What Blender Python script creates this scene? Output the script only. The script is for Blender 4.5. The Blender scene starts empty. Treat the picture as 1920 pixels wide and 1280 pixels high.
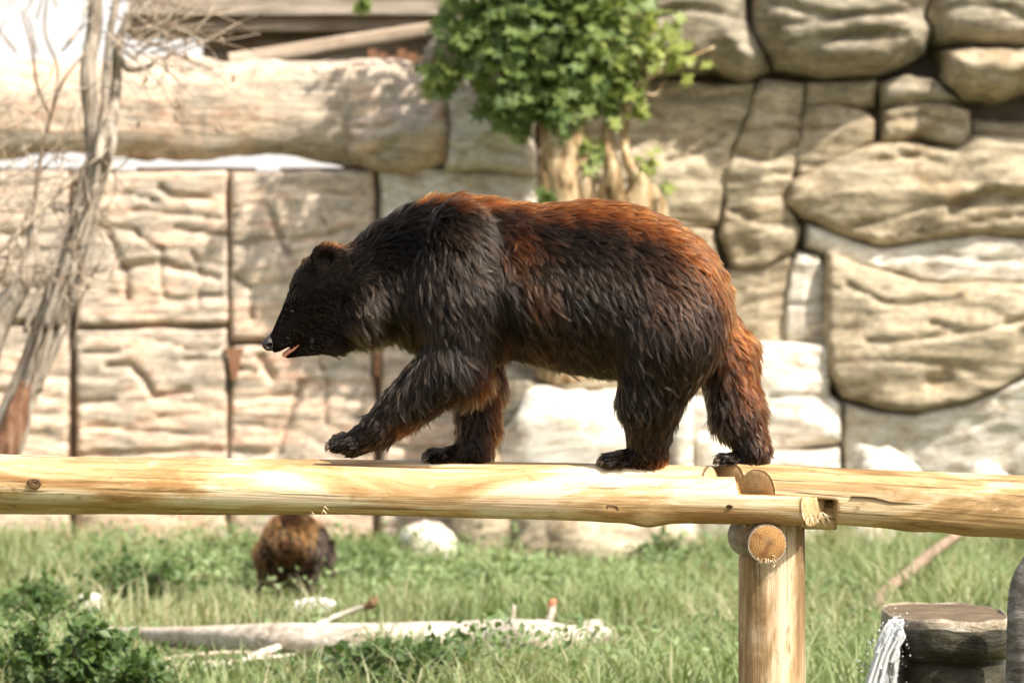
import bpy, math, random
import numpy as np
from mathutils import Vector, Matrix, Quaternion, kdtree

random.seed(7)
RNG = np.random.default_rng(7)
scene = bpy.context.scene
COL = scene.collection

# ------------------------------------------------------------------ camera
CAM_Y, CAM_Z, LENS, PXF = -16.0, 1.7, 165.0, 8800.0     # PXF: focal length in photo pixels
cam = bpy.data.cameras.new('camera')
cam.lens = LENS; cam.sensor_width = 36.0; cam.sensor_fit = 'HORIZONTAL'
cam.clip_start = 0.1; cam.clip_end = 2000
cam.dof.use_dof = True; cam.dof.focus_distance = 15.85; cam.dof.aperture_fstop = 4.6
cam_ob = bpy.data.objects.new('camera', cam); COL.objects.link(cam_ob)
cam_ob.location = (0, CAM_Y, CAM_Z); cam_ob.rotation_euler = (math.radians(90), 0, 0)
scene.camera = cam_ob

# ------------------------------------------------------------------ light
SUN_DIR = Vector((0.50, -0.46, 0.76)).normalized()      # towards the sun: right, a little behind the camera, high
SUN_EL = math.asin(SUN_DIR.z); SUN_ROT = math.atan2(SUN_DIR.x, SUN_DIR.y)
world = bpy.data.worlds.new('World'); scene.world = world; world.use_nodes = True
wn = world.node_tree; wn.nodes.clear()
sky = wn.nodes.new('ShaderNodeTexSky'); sky.sky_type = 'NISHITA'; sky.sun_disc = False
sky.sun_elevation = SUN_EL; sky.sun_rotation = SUN_ROT
sky.air_density = 1.0; sky.dust_density = 4.0; sky.ozone_density = 1.0
hsv = wn.nodes.new('ShaderNodeHueSaturation'); hsv.inputs['Saturation'].default_value = 0.55
bg = wn.nodes.new('ShaderNodeBackground'); bg.inputs['Strength'].default_value = 0.14
wo = wn.nodes.new('ShaderNodeOutputWorld')
# whitish haze low over the whole horizon, the same all round
wtc = wn.nodes.new('ShaderNodeTexCoord'); wsp = wn.nodes.new('ShaderNodeSeparateXYZ'); wrp = wn.nodes.new('ShaderNodeValToRGB'); wmx = wn.nodes.new('ShaderNodeMix'); wmx.data_type = 'RGBA'
wrp.color_ramp.elements[0].position = 0.04; wrp.color_ramp.elements[0].color = (0.85, 0.85, 0.85, 1); wrp.color_ramp.elements[1].position = 0.30; wrp.color_ramp.elements[1].color = (0, 0, 0, 1)
wn.links.new(wtc.outputs['Generated'], wsp.inputs[0]); wn.links.new(wsp.outputs[2], wrp.inputs[0]); wn.links.new(wrp.outputs[0], wmx.inputs[0])
wmx.inputs[7].default_value = (5.6, 5.2, 4.8, 1)
wn.links.new(sky.outputs[0], hsv.inputs['Color']); wn.links.new(hsv.outputs[0], wmx.inputs[6]); wn.links.new(wmx.outputs[2], bg.inputs[0]); wn.links.new(bg.outputs[0], wo.inputs[0])
sun = bpy.data.lights.new('sun', 'SUN'); sun.energy = 4.6; sun.angle = math.radians(0.53); sun.color = (1.0, 0.935, 0.85)
sun_ob = bpy.data.objects.new('sun', sun); COL.objects.link(sun_ob)
sun_ob.rotation_euler = SUN_DIR.to_track_quat('Z', 'Y').to_euler(); sun_ob.location = (8, -6, 14)

scene.view_settings.view_transform = 'Standard'; scene.view_settings.look = 'None'
scene.view_settings.exposure = 0.8; scene.view_settings.gamma = 1.0
scene.render.engine = 'CYCLES'
scene.cycles.use_denoising = True
scene.cycles.max_bounces = 8; scene.cycles.transparent_max_bounces = 8

# ------------------------------------------------------------------ helpers
def P(px, py, y=0.0):
    """photo pixel + depth (world y of what it touches) -> point"""
    s = (y - CAM_Y) / PXF
    return Vector(((px - 960) * s, y, CAM_Z - (py - 640) * s))
def S(y): return (y - CAM_Y) / PXF          # metres per photo pixel at depth y

def tag(o, label=None, cat=None, group=None, kind=None):
    if label: o['label'] = label
    if cat: o['category'] = cat
    if group: o['group'] = group
    if kind: o['kind'] = kind
    return o
def empty(name, loc, label=None, cat=None, group=None, rot=None):
    o = bpy.data.objects.new(name, None); COL.objects.link(o)
    o.location = loc; o.empty_display_size = 0.1
    if rot is not None: o.rotation_euler = rot
    return tag(o, label, cat, group)
def link(name, me, mat=None, parent=None, smooth=True):
    """mesh in world coordinates -> object; under a parent it keeps its place"""
    o = bpy.data.objects.new(name, me); COL.objects.link(o)
    if mat is not None:
        for m in (mat if isinstance(mat, (list, tuple)) else [mat]): me.materials.append(m)
    if smooth and len(me.polygons): me.polygons.foreach_set('use_smooth', np.ones(len(me.polygons), bool))
    if parent is not None:
        bpy.context.view_layer.update()
        o.parent = parent; o.matrix_parent_inverse = parent_world(parent).inverted()
    return o
def parent_world(p):
    m = p.matrix_basis.copy()
    if p.parent is not None: m = parent_world(p.parent) @ p.matrix_parent_inverse @ m
    return m
def np_mesh(name, V, F, attrs=None):
    """V (n,3), F (m,k) uniform polygons"""
    V = np.asarray(V, np.float32); F = np.asarray(F, np.int32)
    me = bpy.data.meshes.new(name)
    m, k = F.shape
    me.vertices.add(len(V)); me.vertices.foreach_set('co', V.ravel())
    me.loops.add(m * k); me.loops.foreach_set('vertex_index', F.ravel())
    me.polygons.add(m); me.polygons.foreach_set('loop_start', np.arange(0, m * k, k, dtype=np.int32))
    if attrs:
        for nm, a in attrs.items():
            at = me.attributes.new(nm, 'FLOAT_COLOR', 'POINT')
            c = np.ones((len(V), 4), np.float32); c[:, :3] = a
            at.data.foreach_set('color', c.ravel())
    me.update(calc_edges=True); me.validate()
    return me
def py_mesh(name, V, F):
    me = bpy.data.meshes.new(name); me.from_pydata([tuple(v) for v in V], [], F); me.update(); return me

# value noise, vectorised
def _hash(ix, iy, iz, seed):
    h = (ix.astype(np.int64) * 374761393 + iy.astype(np.int64) * 668265263 + iz.astype(np.int64) * 2147483647 + seed * 974634777) & 0xffffffff
    h = ((h ^ (h >> 13)) * 1274126177) & 0xffffffff
    h = ((h ^ (h >> 15)) * 2246822519) & 0xffffffff
    return ((h ^ (h >> 16)) & 0xffffff) / float(0xffffff)
def vnoise(p, seed=0):
    p = np.asarray(p, float); i = np.floor(p); f = p - i; f = f * f * (3 - 2 * f)
    x, y, z = i[..., 0], i[..., 1], i[..., 2]; r = 0
    for dx in (0, 1):
        wx = f[..., 0] if dx else 1 - f[..., 0]
        for dy in (0, 1):
            wy = f[..., 1] if dy else 1 - f[..., 1]
            for dz in (0, 1):
                wz = f[..., 2] if dz else 1 - f[..., 2]
                r = r + wx * wy * wz * _hash(x + dx, y + dy, z + dz, seed)
    return r * 2 - 1
def fbm(p, octv=4, seed=0, gain=0.5):
    p = np.asarray(p, float); a = 1.0; s = 0; r = 0
    for o in range(octv):
        r = r + a * vnoise(p * (2.03 ** o) + 13.7 * o, seed + o); s += a; a *= gain
    return r / s
def sstep(a, b, x):
    t = np.clip((x - a) / (b - a), 0, 1); return t * t * (3 - 2 * t)

# ------------------------------------------------------------------ materials
class NT:
    def __init__(self, name):
        self.m = bpy.data.materials.new(name); self.m.use_nodes = True
        self.t = self.m.node_tree; self.t.nodes.clear()
        self.out = self.t.nodes.new('ShaderNodeOutputMaterial')
    def n(self, typ, **kw):
        nd = self.t.nodes.new(typ)
        for k, v in kw.items():
            if k.startswith('_'): setattr(nd, k[1:], v)
        return nd
    def l(self, a, b): self.t.links.new(a, b)
    def coords(self, kind='Object', scale=(1, 1, 1), loc=(0, 0, 0)):
        tc = self.n('ShaderNodeTexCoord'); mp = self.n('ShaderNodeMapping')
        mp.inputs['Scale'].default_value = scale; mp.inputs['Location'].default_value = loc
        self.l(tc.outputs[kind], mp.inputs[0]); return mp.outputs[0]
    def noise(self, co, scale, detail=4, rough=0.55, dist=0.0):
        nd = self.n('ShaderNodeTexNoise'); nd.inputs['Scale'].default_value = scale
        nd.inputs['Detail'].default_value = detail; nd.inputs['Roughness'].default_value = rough
        nd.inputs['Distortion'].default_value = dist; self.l(co, nd.inputs['Vector']); return nd.outputs['Fac']
    def ramp(self, fac, stops):
        r = self.n('ShaderNodeValToRGB'); e = r.color_ramp.elements
        while len(e) < len(stops): e.new(0.5)
        for el, (p, c) in zip(e, stops): el.position = p; el.color = (*c, 1) if len(c) == 3 else c
        self.l(fac, r.inputs[0]); return r.outputs[0]
    def mix(self, fac, a, b, mode='MIX'):
        m = self.n('ShaderNodeMix'); m.data_type = 'RGBA'; m.blend_type = mode
        for s, v in ((0, fac), (6, a), (7, b)):
            if isinstance(v, (int, float)): m.inputs[s].default_value = v
            elif isinstance(v, tuple): m.inputs[s].default_value = (*v, 1)
            else: self.l(v, m.inputs[s])
        return m.outputs[2]
    def math(self, op, a, b=0.0):
        m = self.n('ShaderNodeMath'); m.operation = op
        for i, v in ((0, a), (1, b)):
            if isinstance(v, (int, float)): m.inputs[i].default_value = v
            else: self.l(v, m.inputs[i])
        return m.outputs[0]
    def bump(self, h, strength=0.3, dist=0.02, prev=None):
        b = self.n('ShaderNodeBump'); b.inputs['Strength'].default_value = strength; b.inputs['Distance'].default_value = dist
        self.l(h, b.inputs['Height'])
        if prev is not None: self.l(prev, b.inputs['Normal'])
        return b.outputs[0]
    def bsdf(self, color, rough=0.8, normal=None, spec=0.3, **kw):
        b = self.n('ShaderNodeBsdfPrincipled')
        if isinstance(color, tuple): b.inputs['Base Color'].default_value = (*color, 1)
        else: self.l(color, b.inputs['Base Color'])
        if isinstance(rough, (int, float)): b.inputs['Roughness'].default_value = rough
        else: self.l(rough, b.inputs['Roughness'])
        b.inputs['Specular IOR Level'].default_value = spec
        if normal is not None: self.l(normal, b.inputs['Normal'])
        for k, v in kw.items(): b.inputs[k].default_value = v
        return b
    def done(self, sh): self.l(sh.outputs[0] if hasattr(sh, 'outputs') else sh, self.out.inputs[0]); return self.m

def plain(name, c, rough=0.7, spec=0.3, scale=30, var=0.25):
    t = NT(name); co = t.coords(); f = t.noise(co, scale, 3)
    col = t.ramp(f, [(0.25, tuple(x * (1 - var) for x in c)), (0.75, tuple(min(1, x * (1 + var)) for x in c))])
    return t.done(t.bsdf(col, rough, t.bump(f, 0.2, 0.005), spec))

def rock_mat(name, stops, stain, stain_amt=0.55, strata=5.0, scale=1.0, rough=0.9, seed=0.0):
    t = NT(name)
    co = t.coords('Object', (1, 1, 1), (seed, seed * 0.7, seed * 0.3))
    cs = t.coords('Object', (0.7, 0.7, strata), (seed, 0, seed))
    big = t.noise(co, 1.1 * scale, 5, 0.6, 0.6)
    str_ = t.noise(cs, 1.6 * scale, 6, 0.65, 0.9)
    f = t.math('ADD', t.math('MULTIPLY', big, 0.5), t.math('MULTIPLY', str_, 0.5))
    col = t.ramp(f, stops)
    sp = t.noise(co, 2.3 * scale, 6, 0.7, 1.2)
    sm = t.ramp(sp, [(0.50, (0, 0, 0)), (0.66, (1, 1, 1))])
    col = t.mix(t.math('MULTIPLY', sm, stain_amt), col, stain)
    md = t.noise(t.coords('Object', (1, 1, 2.2), (seed * 3, 0, 0)), 6.5 * scale, 6, 0.7, 0.8)
    col = t.mix(0.75, col, t.ramp(md, [(0.32, (0.2, 0.19, 0.17)), (0.5, (0.5, 0.5, 0.5)), (0.68, (0.74, 0.72, 0.7))]), 'OVERLAY')
    fine = t.noise(co, 26 * scale, 5, 0.7)
    col = t.mix(0.35, col, t.ramp(fine, [(0.3, (0.3, 0.3, 0.3)), (0.7, (0.75, 0.75, 0.75))]), 'OVERLAY')
    b1 = t.bump(str_, 0.55, 0.09); b2 = t.bump(fine, 0.35, 0.02, b1)
    return t.done(t.bsdf(col, rough, b2, 0.2))

M = {}
M['rock_tan'] = rock_mat('tan rock', [(0.32, (0.20, 0.16, 0.10)), (0.5, (0.38, 0.315, 0.215)), (0.66, (0.50, 0.43, 0.31))], (0.24, 0.165, 0.085), 0.7, 5, seed=1.3)
M['rock_grey'] = rock_mat('grey tan rock', [(0.32, (0.16, 0.14, 0.10)), (0.5, (0.30, 0.26, 0.19)), (0.66, (0.42, 0.375, 0.285))], (0.17, 0.125, 0.07), 0.65, 6, seed=4.1)
M['rock_warm'] = rock_mat('warm panel rock', [(0.32, (0.31, 0.255, 0.195)), (0.46, (0.50, 0.41, 0.315)), (0.56, (0.64, 0.45, 0.315)), (0.68, (0.62, 0.535, 0.43))], (0.33, 0.295, 0.24), 0.75, 7, seed=8.7)
M['rock_pale'] = rock_mat('pale rock', [(0.3, (0.46, 0.41, 0.33)), (0.5, (0.62, 0.57, 0.48)), (0.7, (0.72, 0.68, 0.60))], (0.40, 0.30, 0.19), 0.7, 4, seed=2.9)
M['rock_core'] = rock_mat('dark rock core', [(0.3, (0.07, 0.055, 0.04)), (0.7, (0.14, 0.115, 0.085))], (0.06, 0.045, 0.03), 0.4, 4, seed=6.0)

def wood_mat(name, pale, mid, dark, amt=1.0, along=0.5, across=14, seed=0, rough=0.55):
    """peeled log: grain runs along the object's local X"""
    t = NT(name)
    g = t.coords('Object', (along, across, across), (seed, seed, 0))
    g2 = t.coords('Object', (along * 5, across * 4, across * 4), (seed, 0, seed))
    bl = t.coords('Object', (1.6, 7, 7), (0, seed, seed))
    g3 = t.coords('Object', (1.1, 75, 75), (seed, seed, seed)); g4 = t.coords('Object', (7, 16, 16), (seed * 2, 0, 0))
    grain = t.noise(g, 1.0, 5, 0.6, 0.7); fine = t.noise(g2, 1.0, 4, 0.65); blot = t.noise(bl, 1.0, 5, 0.65, 0.8)
    streak = t.noise(g3, 1.0, 3, 0.6); scuff = t.noise(g4, 1.0, 6, 0.75, 1.0)
    col = t.ramp(blot, [(0.37, dark), (0.50, mid), (0.60, pale)])
    col = t.mix(0.6 * amt, col, t.ramp(grain, [(0.3, (0.2, 0.2, 0.18)), (0.62, (0.7, 0.7, 0.7))]), 'OVERLAY')
    col = t.mix(t.ramp(scuff, [(0.56, (0, 0, 0)), (0.68, (0.75, 0.75, 0.75))]), col, dark)
    col = t.mix(t.ramp(scuff, [(0.30, (0.7, 0.7, 0.7)), (0.40, (0, 0, 0))]), col, tuple(min(1, x * 1.12) for x in pale))
    ck = t.ramp(fine, [(0.25, (1, 1, 1)), (0.36, (0, 0, 0))])
    col = t.mix(t.math('MULTIPLY', ck, 0.5), col, tuple(x * 0.45 for x in mid))
    col = t.mix(t.ramp(streak, [(0.31, (0.9, 0.9, 0.9)), (0.39, (0, 0, 0))]), col, tuple(x * 0.4 for x in dark))
    nb = t.bump(streak, 0.35, 0.006, t.bump(fine, 0.45, 0.008, t.bump(grain, 0.5, 0.014)))
    return t.done(t.bsdf(col, rough + 0.1, nb, 0.15))
def end_mat(name, pale, dark, centre):
    """sawn end: rings about the local X axis"""
    t = NT(name); co = t.coords('Object', (1, 1, 1))
    sp = t.n('ShaderNodeSeparateXYZ'); t.l(co, sp.inputs[0])
    r = t.math('SQRT', t.math('ADD', t.math('MULTIPLY', sp.outputs[1], sp.outputs[1]), t.math('MULTIPLY', sp.outputs[2], sp.outputs[2])))
    nz = t.noise(co, 30, 4, 0.6); fz = t.noise(co, 240, 3, 0.7)
    ring = t.math('SINE', t.math('ADD', t.math('MULTIPLY', r, 700), t.math('MULTIPLY', nz, 9)))
    ang = t.math('ARCTAN2', sp.outputs[1], sp.outputs[2])
    col = t.mix(t.math('MULTIPLY', t.math('ADD', ring, 1.0), 0.22), pale, dark)
    col = t.mix(t.ramp(nz, [(0.45, (0, 0, 0)), (0.65, (0.8, 0.8, 0.8))]), col, dark)
    col = t.mix(t.ramp(r, [(0.0, (0.6, 0.6, 0.6)), (0.022, (0, 0, 0))]), col, centre)
    col = t.mix(0.5, col, t.ramp(fz, [(0.3, (0.25, 0.25, 0.25)), (0.7, (0.75, 0.75, 0.75))]), 'OVERLAY')
    return t.done(t.bsdf(col, 0.8, t.bump(fz, 0.5, 0.006), 0.2))
M['log'] = wood_mat('peeled pine', (0.66, 0.51, 0.335), (0.51, 0.335, 0.165), (0.31, 0.17, 0.065), seed=1.0)
M['log_b'] = wood_mat('peeled pine stained', (0.57, 0.43, 0.265), (0.41, 0.265, 0.12), (0.20, 0.115, 0.045), seed=5.0)
M['post'] = wood_mat('weathered post', (0.50, 0.39, 0.25), (0.33, 0.21, 0.105), (0.16, 0.095, 0.045), amt=1.3, seed=3.3)
M['log_grey'] = wood_mat('grey weathered log', (0.40, 0.33, 0.25), (0.28, 0.22, 0.155), (0.14, 0.10, 0.065), seed=9.0, rough=0.75)
M['cut'] = end_mat('sawn end', (0.37, 0.20, 0.075), (0.17, 0.075, 0.02), (0.075, 0.055, 0.04))
M['cut_pale'] = end_mat('pale sawn end', (0.60, 0.42, 0.22), (0.38, 0.22, 0.09), (0.30, 0.18, 0.08))
M['splinter'] = plain('pale splinters', (0.66, 0.52, 0.32), 0.7)
M['knot'] = plain('dark knot', (0.13, 0.07, 0.03), 0.7, scale=90, var=0.6)
M['dark_crack'] = plain('dark crack', (0.05, 0.03, 0.015), 0.9)
# ------------------------------------------------------------------ ground
YW = 20.0                      # plane of the rock walls
def gh(x, y):
    x = np.asarray(x, float); y = np.asarray(y, float)
    p = np.stack([x * 0.35, y * 0.35, np.zeros_like(x)], -1)
    return 0.07 * fbm(p, 3, 3) * sstep(-6, 0, y) + 0.10 * sstep(17.5, 20, y)
def build_ground():
    xs = np.concatenate([np.linspace(-400, -14, 12), np.linspace(-13, 13, 90), np.linspace(14, 400, 12)])
    ys = np.concatenate([np.linspace(-300, -17, 10), np.linspace(-16, 24, 130), np.linspace(26, 500, 12)])
    X, Y = np.meshgrid(xs, ys, indexing='ij'); Z = gh(X, Y)
    n, m = X.shape; I = np.arange(n * m).reshape(n, m)
    F = np.stack([I[:-1, :-1], I[1:, :-1], I[1:, 1:], I[:-1, 1:]], -1).reshape(-1, 4)
    t = NT('soil and short turf'); co = t.coords('Object')
    a = t.noise(co, 0.7, 5, 0.6); b = t.noise(co, 18, 5, 0.7)
    col = t.ramp(a, [(0.35, (0.075, 0.085, 0.03)), (0.5, (0.10, 0.115, 0.04)), (0.66, (0.17, 0.125, 0.075))])
    col = t.mix(0.5, col, t.ramp(b, [(0.3, (0.25, 0.25, 0.25)), (0.7, (0.75, 0.75, 0.75))]), 'OVERLAY')
    m_ = t.done(t.bsdf(col, 0.95, t.bump(b, 0.6, 0.03), 0.1))
    g = link('ground', np_mesh('ground', np.stack([X, Y, Z], -1).reshape(-1, 3), F), m_)
    tag(g, 'grassy earth floor of the enclosure', 'ground', kind='structure')
build_ground()

# ------------------------------------------------------------------ carved stone blocks
def poly_dist(px, pz, poly):
    """signed distance, positive inside"""
    d = np.full(px.shape, 1e9); inside = np.zeros(px.shape, bool); n = len(poly)
    for i in range(n):
        ax, az = poly[i]; bx, bz = poly[(i + 1) % n]
        ex, ez = bx - ax, bz - az
        t = np.clip(((px - ax) * ex + (pz - az) * ez) / (ex * ex + ez * ez + 1e-12), 0, 1)
        d = np.minimum(d, np.hypot(px - ax - t * ex, pz - az - t * ez))
        c = ((az > pz) != (bz > pz)); xi = (bx - ax) * (pz - az) / (bz - az + 1e-12) + ax
        inside ^= c & (px < xi)
    return np.where(inside, d, -d)
def line_dist(px, pz, pts):
    d = np.full(px.shape, 1e9)
    for (ax, az), (bx, bz) in zip(pts[:-1], pts[1:]):
        ex, ez = bx - ax, bz - az
        t = np.clip(((px - ax) * ex + (pz - az) * ez) / (ex * ex + ez * ez + 1e-12), 0, 1)
        d = np.minimum(d, np.hypot(px - ax - t * ex, pz - az - t * ez))
    return d
def grow(poly, e):
    a = sum(poly[i][0] * poly[(i + 1) % len(poly)][1] - poly[(i + 1) % len(poly)][0] * poly[i][1] for i in range(len(poly)))
    s = 1 if a > 0 else -1; out = []
    for i, (x, z) in enumerate(poly):
        p, q = poly[i - 1], poly[(i + 1) % len(poly)]
        n1 = np.array([z - p[1], p[0] - x]); n2 = np.array([q[1] - z, x - q[0]])
        n = n1 / (np.linalg.norm(n1) + 1e-9) + n2 / (np.linalg.norm(n2) + 1e-9); n = n / max(np.linalg.norm(n), 0.6) * s
        out.append((x + n[0] * e, z + n[1] * e))
    return out
def block(name, poly, mat, parent, proud=0.12, yw=YW, back=0.10, edge=0.10, bulge=0.06, amp=0.05, warp=0.03, seed=0, cracks=(), step=0.026, strata=4.0, tilt=0.0, lean=0.0, gr=0.046, opn=0.05):
    """a carved block whose outline is given in photo pixels on the plane y = yw"""
    poly = [(P(u, v, yw).x, P(u, v, yw).z) for u, v in poly]
    ctr = np.mean(np.array(poly), 0)
    poly = grow(poly, gr)
    A = np.array(poly); lo, hi = A.min(0) - 0.06, A.max(0) + 0.06
    xs = np.arange(lo[0], hi[0] + step, step); zs = np.arange(lo[1], hi[1] + step, step)
    X, Z = np.meshgrid(xs, zs, indexing='ij')
    q = np.stack([X, Z * 0 + seed, Z], -1)
    wx = warp * fbm(q * 2.6, 3, seed + 3); wz = warp * fbm(q * 2.6, 3, seed + 9)
    d = poly_dist(X + wx, Z + wz, poly)
    d = d + opn * fbm(q * 1.7 + 5.0, 3, seed + 90)
    amp = amp * 0.85
    ext = min(hi[0] - lo[0], hi[1] - lo[1]) * 0.5
    edge = edge * (0.55 if proud < 0.45 else 0.8)
    t = np.clip(d / edge, 0, 1); rise = np.sqrt(np.clip(1 - (1 - t) ** 2, 0, 1))
    qs = np.stack([X * 0.8, Z * 0 + seed * 1.7, Z * strata], -1)
    st = fbm(qs * 1.5, 5, seed + 20, 0.55)
    ter = np.abs(((fbm(np.stack([X * 0.5, Z * 0 + seed, Z * 1.3], -1), 3, seed + 40) * 4 + Z * strata * 0.7) % 1.0) - 0.35)
    big = fbm(q * 1.1, 3, seed + 30)
    h = proud * rise + bulge * sstep(0, ext, d) + rise * (amp * st + amp * 0.6 * sstep(0.0, 0.18, ter) + amp * 1.2 * big)
    h = h + rise * amp * 0.5 * fbm(np.stack([X * 3.0, Z * 0 + seed, Z * 7.0], -1), 4, seed + 60, 0.6)
    for pts, wd, dp in cracks:
        L = [(P(u, v, yw).x, P(u, v, yw).z) for u, v in pts]
        dd = line_dist(X + wx * 1.4 + 0.02 * fbm(q * 9, 2, seed + 77), Z + wz * 1.4, L)
        h = h - dp * np.exp(-(dd / wd) ** 2) * rise
    zm = (Z - Z.mean())
    Yv = yw - h + back * (1 - sstep(0, 1, np.clip(d / 0.035, 0, 1))) + tilt * (X - X.mean()) + lean * zm
    keepv = d > -step * 1.2
    n, m = X.shape; I = np.arange(n * m).reshape(n, m)
    kc = keepv[:-1, :-1] & keepv[1:, :-1] & keepv[1:, 1:] & keepv[:-1, 1:]
    F = np.stack([I[:-1, :-1], I[1:, :-1], I[1:, 1:], I[:-1, 1:]], -1)[kc]
    used = np.unique(F); mp = -np.ones(n * m, int); mp[used] = np.arange(len(used))
    V = np.stack([X, Yv, Z], -1).reshape(-1, 3)[used]
    return link(name, np_mesh(name, V, mp[F]), mat, parent)
def slab(name, pts, y0, y1, mat, parent=None):
    """a plain thick plate behind things; outline in photo pixels at depth y0"""
    A = [P(u, v, y0) for u, v in pts]; n = len(A)
    V = [tuple(a) for a in A] + [(a.x, y1, a.z) for a in A]
    F = [tuple(range(n)), tuple(range(2 * n - 1, n - 1, -1))] + [(i, i + n, (i + 1) % n + n, (i + 1) % n) for i in range(n)]
    return link(name, py_mesh(name, V, F), mat, parent, smooth=False)

# left: cast rock panels with seams
pw = empty('rock_panel_wall', (P(280, 1050, YW).x, YW, 0), 'pale pinkish tan wall of cast rock panels with dark vertical seams', 'wall')
slab('core', [(-420, 326), (712, 326), (712, 1080), (-420, 1080)], YW + 0.07, YW + 0.6, M['rock_core'], pw)
XC = {54: (((150, 370), (240, 362), (300, 380)), ((260, 440), (300, 470), (310, 560)), ((330, 430), (420, 440)), ((160, 540), (230, 548), (330, 560), (424, 552)), ((360, 470), (380, 520), (372, 580))),
      55: (((300, 640), (352, 652), (424, 648)), ((160, 660), (240, 652)), ((300, 780), (420, 774)), ((160, 800), (260, 806), (400, 812))),
      56: (((440, 520), (470, 545), (480, 610)), ((560, 520), (640, 510), (694, 520)), ((440, 390), (500, 384)), ((600, 400), (620, 440))),
      57: (((440, 690), (480, 694)), ((600, 660), (616, 720), (610, 790)), ((440, 790), (520, 800)))}
PAN = [
 ([(-420, 322), (-130, 322), (-130, 1085), (-420, 1085)], 51, ()),
 ([(-122, 324), (128, 322), (130, 600), (-122, 606)], 52, ([((-60, 430), (60, 445)), 0.02, 0.05], [((-100, 520), (110, 540)), 0.02, 0.05])),
 ([(-122, 614), (130, 608), (132, 1085), (-122, 1085)], 53, ([((-60, 730), (110, 740)), 0.02, 0.05],)),
 ([(146, 323), (426, 322), (427, 609), (146, 611)], 54, ([((190, 416), (212, 448), (236, 496), (240, 560)), 0.022, 0.07], [((300, 352), (322, 366), (396, 372)), 0.02, 0.07], [((225, 500), (300, 494), (350, 506), (410, 520)), 0.02, 0.07],
    [((150, 420), (250, 432), (260, 440)), 0.016, 0.05], [((250, 395), (330, 400), (420, 410)), 0.016, 0.05])),
 ([(146, 618), (427, 616), (427, 1085), (148, 1085)], 55, ([((200, 682), (246, 680), (268, 706), (292, 744), (356, 732)), 0.02, 0.08], [((150, 754), (216, 750)), 0.022, 0.08], [((148, 854), (250, 850), (360, 842), (420, 846)), 0.02, 0.06], [((350, 672), (376, 668)), 0.03, 0.06])),
 ([(435, 324), (698, 324), (700, 634), (436, 637)], 56, ([((503, 393), (520, 430), (541, 480)), 0.024, 0.08], [((545, 455), (600, 448), (660, 430)), 0.02, 0.05], [((440, 460), (520, 455)), 0.018, 0.05], [((560, 360), (680, 370)), 0.018, 0.05])),
 ([(435, 646), (700, 644), (700, 1085), (435, 1085)], 57, ([((490, 668), (500, 684), (512, 706)), 0.03, 0.08], [((566, 716), (552, 760), (524, 834)), 0.022, 0.06], [((440, 745), (560, 740)), 0.018, 0.05], [((560, 715), (690, 722)), 0.018, 0.04], [((440, 842), (530, 845)), 0.02, 0.06])),
]
for poly, sd, cr in PAN:
    cr = tuple(cr) + tuple([c_, 0.013, 0.05] for c_ in XC.get(sd, ()))
    block('panel', poly, M['rock_warm'], pw, proud=0.10, edge=0.045, bulge=0.02, amp=0.034, warp=0.02, gr=0.028, opn=0.022, seed=sd, cracks=cr, strata=5)
# rusted hanger plate on the seam
def tri_plate(name, pts, y, th, mat, parent): return slab(name, pts, y, y + th, mat, parent)
M['rust'] = plain('rusted iron', (0.22, 0.11, 0.06), 0.85, 0.2, 60, 0.4)
tri_plate('rusted_plate', [(420, 652), (458, 652), (452, 668), (444, 712), (434, 712), (428, 668)], YW - 0.16, 0.05, M['rust'], pw)
tri_plate('rusted_plate', [(700, 648), (714, 648), (714, 705), (702, 705)], YW - 0.16, 0.05, M['rust'], pw)

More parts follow.
